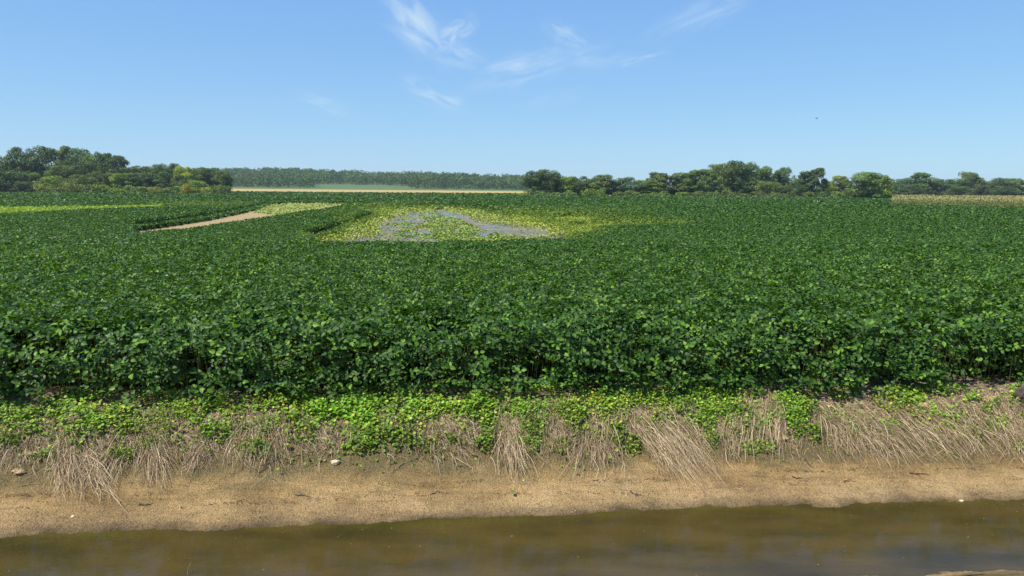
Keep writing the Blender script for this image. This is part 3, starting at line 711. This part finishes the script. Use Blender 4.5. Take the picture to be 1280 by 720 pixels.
lump('earth_clod', 1236, 500, .09, .5, M_CLOD, 'wide sandy clod on the bank top near the right edge', 'clod', 'clods of earth', 22)
lump('dark_chunk', 1281, 502, .13, 1.1, M_ROOT, 'dark purple-brown lump at the right edge of the bank top', 'chunk', None, 21, .2)  # upright dark brown lump of no certain kind
def twig(paths, label, cat='twig', name='twig', m=M_ROOT, r0=.006):
    Vs = []; Fs = []; off = 0; org = bankpt(*paths[0][0][:2])[0]
    for path in paths:
        pts = np.array([bankpt(x, y)[0] + [0, 0, h] for x, y, h in path])
        t = np.linspace(0, len(pts) - 1, len(pts) * 4); pts = np.stack([np.interp(t, np.arange(len(pts)), pts[:, k]) for k in range(3)], 1)
        pts[1:-1] += rng.normal(0, .004, (len(pts) - 2, 3))
        V, Fq = tube(pts - org, np.linspace(r0, r0 * .3, len(pts)), 5); Vs.append(V); Fs.append(Fq + off); off += len(V)
    o = mesh_np(name, np.concatenate(Vs), Fs, m, True); o.location = org; tag(o, label, cat, 'twigs and roots on the bank')
twig([[(349, 573, .03), (338, 579, .03), (326, 590, .01), (318, 596, .005)], [(344, 575, .03), (352, 582, .01)], [(336, 580, .02), (326, 583, .008)]], 'dark forked twig lying at the foot of the weeds at left', r0=.010)
twig([[(1003, 570, .012), (1008, 577, .012), (1013, 583, .008), (1018, 586, .004)]], 'short dark stick on the sand below the narrow weed column', r0=.009)
twig([[(1137, 592, .008), (1150, 593, .010), (1163, 594, .006)], [(1146, 593, .01), (1152, 597, .004)]], 'dark flat root scrap on the sand at right', r0=.008)
twig([[(990, 596, .006), (997, 599, .01), (1004, 598, .004)]], 'small dark root scrap mid-slope right of centre', r0=.008)
twig([[(369, 619, .006), (378, 620, .008), (388, 621, .005)]], 'small dark root scrap on the sand left of centre, near the waterline', r0=.008)
twig([[(174, 631, .006), (184, 631.5, .008), (192, 630, .004)]], 'small dark root scrap low on the sand at left', r0=.007)
twig([[(538, 619, .006), (546, 616, .01), (554, 617, .006), (566, 617, .004)]], 'thin curved root on the sand just left of the picture centre', r0=.006)
twig([[(788, 615, .008), (794, 619, .008), (801, 619, .004)]], 'crooked dark root scrap on the sand right of centre', r0=.008)
twig([[(1055, 603, .004), (1062, 601, .012), (1070, 603, .004)]], 'short pale-tipped root scrap mid-slope on the right', r0=.006)
twig([[(20, 608, .004), (40, 606, .012), (62, 605, .006)]], 'thin straight straw stalk on the sand at the far left', 'stalk', 'straw_stalk', M_CLOD, .004)
# a stem standing out of the water
p0 = CAM + raydir(234, 722)[None][0].reshape(3) * 0
d_ = raydir(234, 718).reshape(3); tW = (WATER - CAM[2]) / d_[2]; p0 = CAM + d_ * tW
V, Fq = tube(np.array([p0 - [0, 0, .1], p0 + [.004, 0, .03], p0 + [.016, .01, .07], p0 + [.03, .02, .10]]), [.003, .0028, .002, .001], 5)
o = mesh_np('grass_stem', V, [Fq], M_CLOD, True); tag(o, 'single pale grass stem standing in the ditch water at bottom left', 'stem')
# floating flecks on the ditch water
n = 260; x = rng.uniform(-7, 8, n); v = rng.uniform(-3.2, -1.95, n); y = edge(x) + v
V, Fa, kk = leaves(np.stack([x, y, np.full(n, WATER + .003)], 1), .012 * rng.uniform(.3, 1.3, n) ** 2 + .003, np.stack([rng.normal(0, .05, n), rng.normal(0, .05, n), np.ones(n)], 1), rng.uniform(0, 6.28, n), T_LOW)
o = mesh_np('floating_flecks', V, [Fa], M_STRAW, False, np.repeat(np.array([[.20, .16, .08]]) * rng.uniform(.4, 1.2, (n, 1)), kk, 0)); tag(o, 'tiny specks of straw and scum floating on the ditch water', 'debris', kind='stuff')
# grains, chips and crumbs on the sand
n = 16000; x = rng.uniform(-9, 10, n); v = rng.uniform(-1.9, -.75, n); y = edge(x) + v
z = ground(x, y); ok = z > WATER + .01; x, y, z = x[ok], y[ok], z[ok]; n = len(x)
V, Fa, kk = leaves(np.stack([x, y, z + .002], 1), .006 + .012 * rng.random(n) ** 4, rng.normal(0, .7, (n, 3)) + [0, 0, 1.2], rng.uniform(0, 6.28, n), T_MID, 1.2)
g_ = rng.random((n, 1)); c = np.where(g_ < .5, np.array([[.16, .11, .055]]), np.array([[.48, .36, .20]])) * rng.uniform(.6, 1.2, (n, 1))
o = mesh_np('sand_crumbs', V, [Fa], M_STRAW, False, np.repeat(c, kk, 0)); tag(o, 'fine crumbs and grit on the sandy slope', 'grit', kind='stuff')

n = 1100; x = rng.uniform(-9, 10, n); v = -1.33 + .10 * (vn(x * .8, x * 0, 401) - .5) + rng.normal(0, .018, n) + np.where(rng.random(n) < .4, -.22, 0)
ok = vn(x * 1.7, v * 3, 402) > .55; x, v = x[ok], v[ok]; n = len(x); y = edge(x) + v
b = np.stack([x, y, ground(x, y) + .004], 1); a_ = rng.normal(0, .5, n); l_ = rng.uniform(.008, .05, n); e_ = b + np.stack([np.cos(a_) * l_, np.sin(a_) * l_, 0 * a_], 1)
e_[:, 2] = ground(e_[:, 0], e_[:, 1]) + .006
V, Fa, kk = ribbons(np.stack([b, (b + e_) / 2 + np.stack([0 * a_, 0 * a_, .012 + 0 * a_], 1), e_], 1), .007, seg=3, taper=.5)
o = mesh_np('washed_up_litter', V, [Fa], M_STRAW, False, np.repeat(np.array([[.09, .065, .04]]) * rng.uniform(.5, 1.6, (n, 1)), kk, 0)); tag(o, 'dark bits of washed-up plant litter in thin lines along the sand', 'litter', kind='stuff')

# ------------------------------------------------------------------ trees
def crown_np(lobes, n, size, seed, core=.18, cv=.32):
    r_ = np.random.default_rng(seed); lobes = np.array(lobes, float)
    wt = lobes[:, 3] ** 2; idx = r_.choice(len(lobes), n, p=wt / wt.sum())
    d = norm(r_.normal(size=(n, 3)) + [0, 0, .25]); rad = r_.uniform(.78, 1.08, n); inner = r_.random(n) < core; rad[inner] *= r_.uniform(.3, .9, inner.sum())
    c = lobes[idx, :3]; rr = lobes[idx, 3]
    bump = .76 + .48 * fbm(d[:, 0] * 2.6 + idx, d[:, 1] * 2.6 + d[:, 2] * 2.1, seed, 2)
    P = c + d * (rr * rad * bump)[:, None] * [1, 1, .85]
    keep = np.ones(n, bool)
    for k in range(len(lobes)):
        q = (P - lobes[k, :3]) / [1, 1, .85]; keep &= ~((np.linalg.norm(q, axis=1) < lobes[k, 3] * .70) & (idx != k) & ~inner)
    keep &= P[:, 2] > .01
    P, d, idx = P[keep], d[keep], idx[keep]; n = len(P)
    V, Fa, kk = leaves(P, size * r_.uniform(.6, 1.4, n), d + [0, 0, .25] + r_.normal(0, .4, (n, 3)), r_.uniform(0, 6.28, n), T_LOW, 1.15)
    lob = r_.uniform(1 - cv, 1 + cv, len(lobes))[idx][:, None]
    col = np.array([.135, .185, .055]) * r_.uniform(.65, 1.35, (n, 1)) * lob
    return V, Fa, np.repeat(col, kk, 0)
def tree_lobes(kind, seed):
    """clumps of foliage: a few big ones inside, many small ones over the outline"""
    r_ = np.random.default_rng(seed); Lb = []
    P_ = {'round': (70, .36, .50, .52, .30, .07, .13, .08), 'tall': (56, .22, .52, .54, .35, .055, .10, .06), 'spreading': (80, .50, .42, .54, .35, .065, .12, .06),
          'airy': (44, .36, .56, .50, .16, .055, .095, .12), 'bush': (34, .72, .36, .62, .5, .12, .22, .04)}[kind]
    n, w_, zc, zh, fl, r0, r1, zb = P_
    prof = r_.uniform(.72, 1.12, 9); top = r_.uniform(-.03, .03)
    for k in range(n):
        a = r_.uniform(0, 6.28); z = zb + (.93 - zb) * (1 - r_.random() ** 1.15) if kind != 'bush' else r_.uniform(.05, .8)
        ww = w_ * math.sqrt(max(fl if z < zc else .03, 1 - ((z - zc) / zh) ** 2)) * prof[int(a / 6.29 * 9)] * (1 + .18 * math.sin(z * 23 + a * 2))
        q = ww * r_.uniform(.55, 1.0); Lb.append((q * math.cos(a), q * math.sin(a), z + top, r_.uniform(r0, r1)))
    if kind != 'airy':
        for z in np.linspace(zb + .1, .74, 5):
            ww = w_ * .35 * math.sqrt(max(.1, 1 - ((z - zc) / zh) ** 2))
            for a in (r_.uniform(0, 6.28), r_.uniform(0, 6.28)): Lb.append((ww * math.cos(a), ww * math.sin(a), z, w_ * r_.uniform(.34, .42) * (1.0 if z < .7 else .8)))
    return Lb
protos = {}
for kind, nv, nl, sz in (('round', 5, 13000, .028), ('tall', 4, 9000, .027), ('spreading', 3, 12000, .028), ('airy', 3, 7500, .027), ('bush', 4, 1800, .085)):
    protos[kind] = []
    for i in range(nv):
        seed = hash(kind) % 1 + i * 13 + {'round': 100, 'tall': 200, 'spreading': 300, 'airy': 400, 'bush': 500}[kind]
        lb = tree_lobes(kind, seed); V, Fa, col = crown_np(lb, nl, sz, seed)
        cr = mesh_np('crown', V, [Fa], M_TREE, False, col, link=False).data
        rr_ = np.random.default_rng(seed + 1); off = 0; Vs = []; Fs = []
        H_ = .30 if kind == 'bush' else .72
        tr = [([(0, 0, -.03), (.004, 0, .1), (-.006, .004, .35 * H_ / .72), (.004, 0, H_)], [.022, .018, .013, .004])]
        for k in range(5):
            a = rr_.uniform(0, 6.28); z = rr_.uniform(.12, .45) * H_ / .72; l = rr_.uniform(.14, .3)
            tr.append(([(0, 0, z), (l * .5 * math.cos(a), l * .5 * math.sin(a), z + .10), (l * math.cos(a), l * math.sin(a), z + .26)], [.010, .007, .002]))
        for pts, rad in tr:
            V, Fq = tube(pts, rad, 6); Vs.append(V); Fs.append(Fq + off); off += len(V)
        tk = mesh_np('trunk', np.concatenate(Vs), Fs, M_BARK, True, link=False).data
        protos[kind].append((cr, tk))
def place_px(px, dist):
    """ground point at a distance straight ahead, under a given column of the frame"""
    x = (px - 640) / FPX * dist * (1 / cp); z = float(ground(np.array([x]), np.array([dist]), False)[0]); return np.array([x, dist, z])
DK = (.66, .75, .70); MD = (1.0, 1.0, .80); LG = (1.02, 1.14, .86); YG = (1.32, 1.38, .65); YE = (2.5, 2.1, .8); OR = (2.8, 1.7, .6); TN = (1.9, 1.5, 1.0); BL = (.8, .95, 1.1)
cnt = 0
def tree(kind, px, top, dist, wpx, color, label, group, name='tree', cat='tree'):
    global cnt
    cnt += 1; r_ = np.random.default_rng(cnt * 7 + 5)
    p = place_px(px, dist); _, by = topx(p[None]); h = (by[0] - top) * dist / FPX * 1.02
    nat = {'round': .86, 'tall': .54, 'spreading': 1.14, 'airy': .84, 'bush': 1.7}[kind]
    wd = wpx * dist / FPX / nat
    e = empty(name, tuple(p - [0, 0, .05])); e.scale = (wd, wd, h); e.rotation_euler = (0, 0, r_.uniform(0, 6.28))
    cr, tk = protos[kind][cnt % len(protos[kind])]
    a = bpy.data.objects.new('trunk', tk); C.objects.link(a); a.parent = e
    b = bpy.data.objects.new('crown', cr); C.objects.link(b); b.parent = e
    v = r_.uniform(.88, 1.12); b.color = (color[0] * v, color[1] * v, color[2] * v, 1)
    tag(e, label, cat, group)
LW = 'trees of the wood at left'; RW = 'trees of the hedgerow at right'; FW = 'trees behind the corn'
D1 = 345.
trees = [
 ('round', -40, 196, D1 + 22, 46, MD, 'tree of the left wood just outside the left edge of the picture', LW),
 ('tall', -2, 192, D1 + 20, 20, DK, 'narrow dark tree cut by the left edge of the picture', LW),
 ('round', 14, 196, D1 + 18, 32, MD, 'mid-green tree second from the left edge in the back row of the left wood', LW),
 ('round', 38, 187, D1 + 24, 34, DK, 'tall round dark tree at the left shoulder of the left wood', LW),
 ('round', 68, 184.5, D1 + 26, 38, DK, 'broadest and tallest round tree crown of the left wood', LW),
 ('tall', 92, 184.5, D1 + 27, 20, MD, 'slim tree top peeking up right of the tallest crown of the left wood', LW),
 ('round', 106, 187, D1 + 22, 30, BL, 'round grey-green tree just right of the highest tops of the left wood', LW),
 ('round', 127, 193, D1 + 20, 28, LG, 'lighter green tree on the falling right shoulder of the left wood', LW),
 ('airy', 142, 193, D1 + 25, 20, DK, 'thin open-crowned tree beside the small gap of sky in the left wood', LW),
 ('tall', 157, 196, D1 + 20, 26, DK, 'last tall tree right of the small sky gap in the left wood', LW),
 ('round', 176, 208, D1 + 20, 28, MD, 'lower round tree right after the last tall tree of the left wood', LW),
 ('round', 193, 209, D1 + 26, 26, MD, 'mid-green tree in the low right part of the left wood, left of the peaked top', LW),
 ('round', 209, 206.5, D1 + 30, 22, BL, 'bluish peaked tree in the low right part of the left wood', LW),
 ('round', 225, 206, D1 + 32, 20, DK, 'dark tree standing behind the left side of the yellow tree', LW),
 ('round', 236, 208.5, D1 + 14, 22, YE, 'yellow-leaved tree near the right end of the left wood', LW),
 ('round', 254, 210, D1 + 18, 24, YG, 'yellow-green tree directly right of the yellow tree', LW),
 ('round', 270, 211, D1 + 18, 26, DK, 'dark rounded tree second from the right end of the left wood', LW),
 ('round', 284, 214, D1 + 14, 20, MD, 'rightmost tree of the left wood beside the stubble field', LW),
 ('round', 14, 213, D1 - 12, 46, DK, 'big dark tree standing forward at the foot of the left wood, near the left edge', LW),
 ('spreading', 42, 226, D1 - 14, 34, DK, 'low dark spreading tree beside the big dark forward tree at left', LW),
 ('round', 46, 215, D1 - 2, 34, LG, 'fresh green tree behind the low dark spreading tree in the left wood', LW),
 ('spreading', 76, 221, D1 - 4, 40, YG, 'bright yellow-green tree in the middle layer below the tallest crowns', LW),
 ('round', 86, 208, D1 + 6, 34, MD, 'brown-green tree in the middle layer under the slim tree top', LW),
 ('round', 114, 205, D1 + 6, 30, DK, 'dark blue-green tree in the middle layer under the grey-green crown', LW),
 ('spreading', 108, 219, D1 - 4, 36, MD, 'olive spreading tree in front of the dark blue-green one', LW),
 ('round', 136, 215, D1, 30, MD, 'olive tree in the middle layer below the small sky gap', LW),
 ('round', 160, 217, D1 - 4, 24, YG, 'reddish-green young tree in front of the last tall tree', LW),
 ('round', 180, 217, D1 + 2, 30, DK, 'dark tree in the middle layer right of the young reddish-green one', LW),
 ('round', 206, 216, D1 + 4, 34, DK, 'dark dense tree in the middle layer under the bluish peaked tree', LW),
 ('round', 238, 219, D1 + 2, 30, DK, 'dark tree below the yellow tree', LW),
 ('spreading', 250, 226, D1 - 6, 34, YG, 'yellow-green spreading tree low at the front of the left wood near its right end', LW),
 ('round', 0, 206, D1 + 2, 36, MD, 'mid-green tree behind the big dark forward tree at the left edge', LW),
 # right-hand hedgerow
 ('round', 668, 215, D1, 28, DK, 'left half of the broad dark twin crown that starts the right hedgerow', RW),
 ('round', 683, 213.5, D1 + 3, 32, DK, 'right and higher half of the broad dark twin crown that starts the right hedgerow', RW),
 ('round', 706, 221, D1 + 4, 24, YG, 'yellow-topped tree just right of the twin crown', RW),
 ('round', 722, 221, D1 + 2, 24, DK, 'dark olive tree between the two first yellow-topped trees', RW),
 ('tall', 735, 223.5, D1 + 4, 16, YG, 'second yellow-topped tree from the left in the right hedgerow', RW),
 ('tall', 751, 219, D1, 22, MD, 'upright rounded tree standing higher than the yellow-topped ones beside it', RW),
 ('round', 764, 227, D1 + 4, 18, YG, 'small yellow-topped tree right of the upright rounded tree', RW),
 ('round', 781, 222, D1 + 2, 28, BL, 'rounded grey-green tree in the low middle part of the right hedgerow', RW),
 ('tall', 798, 225, D1 + 6, 16, MD, 'small ragged tree before the sky notch of the right hedgerow', RW),
 ('round', 812, 226, D1 + 2, 22, YG, 'pale olive tree at the bottom of the sky notch', RW),
 ('tall', 820, 216.5, D1 + 4, 24, MD, 'tree rising right of the sky notch, first of a pair', RW),
 ('airy', 834, 219, D1 + 8, 20, MD, 'thin-topped tree, second of the pair right of the sky notch', RW),
 ('tall', 850, 216, D1 + 6, 26, MD, 'open-topped tree with light between its limbs, left of the big group', RW),
 ('tall', 864, 213.5, D1 + 2, 24, LG, 'light green tree at the left foot of the big group', RW),
 ('round', 879, 212.5, D1, 30, LG, 'fresh green rounded tree on the left side of the big group', RW),
 ('round', 896, 206.5, D1 + 4, 34, MD, 'large rounded tree just left of the highest top of the right hedgerow', RW),
 ('round', 912, 203, D1 + 4, 32, DK, 'tree with the highest top of the right hedgerow', RW),
 ('round', 924, 204, D1 + 6, 30, BL, 'tall tree touching the highest top on its right side', RW),
 ('round', 941, 207.5, D1 + 4, 34, LG, 'broad green tree at the right end of the big group', RW),
 ('airy', 960, 213, D1 + 6, 24, DK, 'thin dark tree where the big group falls away to the right', RW),
 ('spreading', 955, 226, D1 - 4, 36, MD, 'low olive tree in front of the right end of the big group', RW),
 ('round', 972, 211, D1 + 10, 24, BL, 'separate round-topped blue-green tree right of the big group', RW),
 ('spreading', 990, 226, D1 - 2, 26, DK, 'low dark tree leaning on the left of the tall dark pair', RW),
 ('tall', 1002, 214.5, D1 - 2, 24, DK, 'left tree of the tall dark pair', RW),
 ('airy', 1014, 211, D1 - 2, 24, DK, 'right and taller tree of the tall dark pair, with sky showing through', RW),
 ('round', 1026, 227, D1 + 70, 20, BL, 'small hazy tree seen far behind, right of the tall dark pair', RW),
 ('round', 1026, 232, D1, 22, YG, 'small bright yellow-green tree right of the tall dark pair', RW),
 ('tall', 1041, 220, D1 + 4, 22, TN, 'tan-topped tree between the tall dark pair and the lone oak-like tree', RW),
 ('tall', 1056, 226, D1 + 5, 18, DK, 'dark small tree left of the lone broad tree', RW),
 ('round', 1072, 216, D1 - 24, 42, LG, 'broad olive-green tree standing forward at the right end of the hedgerow', RW),
 ('round', 1091, 219.5, D1 - 18, 28, YG, 'yellowish right-hand companion of the broad tree at the right end', RW),
]
D2 = 523.
for (px, top, wd_, kd, col_, lab) in [
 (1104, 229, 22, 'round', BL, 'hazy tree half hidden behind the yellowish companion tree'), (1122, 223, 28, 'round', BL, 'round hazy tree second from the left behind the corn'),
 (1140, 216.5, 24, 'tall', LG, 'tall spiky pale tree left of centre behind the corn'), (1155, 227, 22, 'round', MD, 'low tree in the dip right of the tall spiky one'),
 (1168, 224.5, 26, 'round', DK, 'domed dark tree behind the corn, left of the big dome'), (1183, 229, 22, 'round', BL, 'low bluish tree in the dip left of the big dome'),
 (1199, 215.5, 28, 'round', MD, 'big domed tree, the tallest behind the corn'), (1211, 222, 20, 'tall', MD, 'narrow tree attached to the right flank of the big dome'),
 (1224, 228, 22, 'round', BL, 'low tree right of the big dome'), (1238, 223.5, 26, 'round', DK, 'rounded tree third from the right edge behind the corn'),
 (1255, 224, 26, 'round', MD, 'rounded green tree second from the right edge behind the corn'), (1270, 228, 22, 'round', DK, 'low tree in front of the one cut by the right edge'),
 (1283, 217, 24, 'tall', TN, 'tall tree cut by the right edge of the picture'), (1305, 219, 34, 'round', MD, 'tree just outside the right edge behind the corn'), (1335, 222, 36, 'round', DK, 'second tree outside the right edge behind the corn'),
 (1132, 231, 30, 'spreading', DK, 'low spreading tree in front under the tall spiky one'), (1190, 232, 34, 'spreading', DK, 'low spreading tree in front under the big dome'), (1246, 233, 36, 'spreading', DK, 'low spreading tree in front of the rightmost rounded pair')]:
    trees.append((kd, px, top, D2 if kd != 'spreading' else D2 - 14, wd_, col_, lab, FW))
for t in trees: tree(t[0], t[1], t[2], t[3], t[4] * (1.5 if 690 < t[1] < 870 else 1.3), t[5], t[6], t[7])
ORD = ['first', 'second', 'third', 'fourth', 'fifth', 'sixth', 'seventh', 'eighth', 'ninth', 'tenth', 'eleventh', 'twelfth', 'thirteenth', 'fourteenth', 'fifteenth', 'sixteenth', 'seventeenth', 'eighteenth', 'nineteenth', 'twentieth', 'twenty-first', 'twenty-second', 'twenty-third', 'twenty-fourth']
r5 = np.random.default_rng(5)
def bushes(x0, x1, n, dist, tops, where, grp, pal, names):
    xs = np.linspace(x0, x1, n) + r5.uniform(-3, 3, n)
    for i, px in enumerate(xs):
        j = r5.integers(0, len(pal))
        tree('bush', px, 236.5 + (px - 640) * .007 + r5.uniform(*tops), dist + r5.uniform(-4, 4), r5.uniform(20, 30), pal[j], '%s bush, %s from the left along the foot of the %s' % (names[j], ORD[i], where), grp, 'bush', 'bush')
bushes(58, 288, 20, D1 - 22, (-5, 2), 'left wood', 'bushes below the left wood', [YG, LG, MD, YG, TN], ['low yellow-green', 'low fresh green', 'low olive', 'low lime-tinged', 'low tawny'])
bushes(652, 1100, 24, D1 - 16, (-2, 4.5), 'right hedgerow', 'bushes below the right hedgerow', [MD, LG, DK, YG, MD], ['small olive', 'small fresh green', 'small dark', 'small yellow-green', 'small mid-green'])
tree('bush', 239, 228, D1 - 26, 16, OR, 'orange-leaved bush below the yellow tree', 'bushes below the left wood', 'bush', 'bush')

# the wooded hills far behind: one mass
r6 = np.random.default_rng(66); gx = []
for y in np.arange(930, 1330, 15.0):
    for x in np.arange(-900, 900, 12.0):
        xx = x + r6.uniform(-5, 5); yy_ = y + r6.uniform(-6, 6); px = 640 + FPX * xx / yy_
        if px > 720: continue
        if 392 < px < 528 + (yy_ - 1000) * .2 and yy_ < 1075 - max(0, px - 480) * 1.6: continue
        gx.append((xx, yy_))
gx = np.array(gx); gz = ground(gx[:, 0], gx[:, 1], False); parts = []
nC = 90
for i in range(0, 6):
    sel = np.arange(len(gx)) % 6 == i; c0 = np.stack([gx[sel, 0], gx[sel, 1], gz[sel]], 1); m = len(c0)
    hgt = r6.uniform(10, 15.5, m) + 8 * (vn(c0[:, 0] * .014, c0[:, 1] * .004, 9) - .5) + 1.5; rad = r6.uniform(5.5, 9, m)
    d = norm(r6.normal(size=(m, nC, 3)) + [0, -.2, .5]); cen = c0[:, None] + np.array([0, 0, 1.0]) * (hgt - 6)[:, None, None]
    P = cen + d * rad[:, None, None] * [1, 1, .8] * r6.uniform(.7, 1.1, (m, nC, 1))
    low = P.copy(); P[..., 2] = np.where(r6.random((m, nC)) < .25, c0[:, None, 2] + r6.random((m, nC)) * 8, P[..., 2])
    P = P.reshape(-1, 3); dd = d.reshape(-1, 3) + r6.normal(0, .5, (m * nC, 3)); n = len(P)
    V, Fa, kk = leaves(P, 1.9 * r6.uniform(.6, 1.4, n), dd, r6.uniform(0, 6.28, n), T_LOW, 1.2)
    tcol = np.repeat(r6.uniform(.75, 1.25, (m, 1)), nC, 0)
    col = np.array([.085, .135, .036]) * tcol * r6.uniform(.85, 1.15, (n, 1))
    parts.append((V, Fa, np.repeat(col, kk, 0)))
V, Fs, col = merge(parts); o = mesh_np('distant_wood', V, Fs, M_TREE, False, col)
tag(o, 'hazy blue-green wooded hills far behind the stubble field', 'woods', kind='stuff')
# rough grass verge under the woods and around the field ends
n = 26000; px = r6.uniform(50, 1110, n); ds = np.where(px < 300, 322, 326) + r6.normal(0, 6, n)
k = (px < 292) | (px > 646); px, ds = px[k], ds[k]; n = len(px); x = (px - 640) / FPX * ds / cp
z = ground(x, ds, False); P = np.stack([x, ds, z + r6.random(n) ** 1.5 * 1.5 * (.35 + .9 * vn(x * .15, ds * .1, 3))], 1)
V, Fa, kk = leaves(P, .8 * r6.uniform(.5, 1.2, n), np.stack([r6.normal(0, .7, n), r6.normal(-.2, .7, n), np.ones(n)], 1), r6.uniform(0, 6.28, n), T_LOW)
hue = vn(x * .06, ds * .02, 8)[:, None]
o = mesh_np('rough_verge', V, [Fa], M_PLANT, False, np.repeat((np.array([.11, .17, .045]) * (1 - hue) + np.array([.20, .19, .07]) * hue) * r6.uniform(.6, 1.3, (n, 1)), kk, 0))
tag(o, 'rough grass and brambles along the foot of both woods', 'undergrowth', kind='stuff')

# ------------------------------------------------------------------ corn
parts = []
def corn(ya, yb, per_row, rowsp, wid, xs=1.0):
    y0s = np.arange(ya, yb, rowsp)
    for off_ in y0s:
        x = np.arange(70, 300, per_row); x = x + r6.uniform(-.1, .1, len(x)) * per_row
        # front row runs obliquely: farther at its left end
        y = off_ + (163 - .17 * ((640 + FPX * x / 150) - 1110)).clip(100, 180) - 163 + r6.uniform(-.2, .2, len(x))
        px = 640 + FPX * x / y; k = (px > 1112 + (y - 200) * .0) & (px < 1420); x, y = x[k], y[k]; n = len(x)
        if not n: continue
        z = ground(x, y, False); h = r6.uniform(2.1, 2.6, n)
        b = np.stack([x, y, z], 1); up = np.array([0, 0, 1.0])
        V, Fa, kk = ribbons(np.stack([b, b + up * h[:, None] * .5, b + up * h[:, None]], 1), .05 * wid, seg=2, taper=.5)
        parts.append((V, Fa, np.repeat(np.array([[.13, .17, .05]]) * r6.uniform(.7, 1.2, (n, 1)), kk, 0)))
        for q in range(6):
            a = r6.uniform(0, 6.28, n); hh = h * r6.uniform(.15, .92, n); l = r6.uniform(.35, .6, n) * (1 + .3 * (wid - 1))
            s0 = b + up * hh[:, None]; dr = np.stack([np.cos(a), np.sin(a), 0 * a], 1)
            ct = s0 + dr * l[:, None] * .5 + up * .32; en = s0 + dr * l[:, None] + up * r6.uniform(-.25, .15, n)[:, None]
            V, Fa, kk = ribbons(np.stack([s0, ct, en], 1), .085 * wid, seg=3, taper=.2)
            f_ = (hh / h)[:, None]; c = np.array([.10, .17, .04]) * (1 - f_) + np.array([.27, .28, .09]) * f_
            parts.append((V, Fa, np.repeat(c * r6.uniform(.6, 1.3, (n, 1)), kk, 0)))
        a = r6.uniform(0, 6.28, n)
        for q in range(2):
            s0 = b + up * (h * .95)[:, None]; en = s0 + np.stack([np.cos(a + q * 3) * .14, np.sin(a + q * 3) * .14, np.full(n, .30)], 1)
            V, Fa, kk = ribbons(np.stack([s0, (s0 + en) / 2 + up * .06, en], 1), .06 * wid, seg=2, taper=.5)
            parts.append((V, Fa, np.repeat(np.array([[.44, .37, .15]]) * r6.uniform(.7, 1.25, (n, 1)), kk, 0)))
corn(163.5, 168, .30, .76, 1.0)
corn(168, 190, .8, 1.8, 2.2)
corn(190, 430, 2.0, 5.5, 4.0)
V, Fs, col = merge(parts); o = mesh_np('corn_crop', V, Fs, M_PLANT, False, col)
tag(o, 'ripening corn crop with golden tassels at the right edge of the soybeans', 'corn crop', kind='stuff')

# ------------------------------------------------------------------ small far things
def post(px, py, h, label):
    p = unproj(px, py, .8, lo=40, hi=500, n=200)[0]; g = ground(p[:1], p[1:2], False)[0]
    V, Fq = tube([(0, 0, -.1), (0, 0, .8 + h * .8), (0, 0, .8 + h)], [.11, .11, .10], 8)
    cap = np.array([[len(V) - 8 + k for k in range(8)]])
    o = mesh_np('marker_post', V, [Fq, cap], M_POST, False); o.location = (p[0], p[1], g); tag(o, label, 'post', 'pale posts in the far crop')
post(477, 246, .55, 'left one of two small pale posts in the far middle of the field')
post(492, 245.5, .75, 'right, brighter one of two small pale posts in the far middle of the field')
post(1022, 253.5, .5, 'small pale post in the crop in front of the tall dark pair of trees')
# a bird high over the right-hand trees
bp = CAM + raydir(1021, 148).reshape(3) * 90
import bmesh
V, Fq = tube([(0, -.16, 0), (0, -.10, .01), (0, 0, .012), (0, .10, .004), (0, .20, 0)], [.006, .03, .04, .025, .006], 8)
bird = mesh_np('bird', V, [Fq], M_ROOT, True); bird.location = bp; bird.rotation_euler = (0, 0, 1.2); tag(bird, 'tiny dark bird flying high in the sky at right', 'bird')
for s in (-1, 1):
    Vw = np.array([(s * .02, .05, .01), (s * .02, -.05, .01), (s * .17, -.03, .07), (s * .17, .06, .07), (s * .34, -.02, .03), (s * .02, .05, .018), (s * .02, -.05, .018), (s * .17, -.03, .076), (s * .17, .06, .076)])
    wg = mesh_np('wing', Vw, [np.array([(0, 1, 2, 3), (5, 8, 7, 6)]), np.array([(3, 2, 4), (8, 4, 7)])], M_ROOT, False, parent=bird)

# ------------------------------------------------------------------ haze
HAZE = 0.00011
if HAZE:
    def hz():
        v = N('ShaderNodeVolumePrincipled', ins={'Color': (.75, .88, 1.0, 1), 'Density': HAZE, 'Anisotropy': .2}); return v
    m = bpy.data.materials.new('haze'); m.use_nodes = True; nt = m.node_tree; nt.nodes.clear()
    o_ = N('ShaderNodeOutputMaterial'); v_ = hz(); L(v_, 0, o_, 'Volume')
    x0, x1, y0, y1, z0, z1 = -3300, 3300, -60, 2800, -3, 60
    V = np.array([(x, y, z) for z in (z0, z1) for y in (y0, y1) for x in (x0, x1)], float)
    hb = mesh_np('haze', V, [np.array([(0, 2, 3, 1), (4, 5, 7, 6), (0, 1, 5, 4), (2, 6, 7, 3), (0, 4, 6, 2), (1, 3, 7, 5)])], m); tag(hb, kind='stuff')
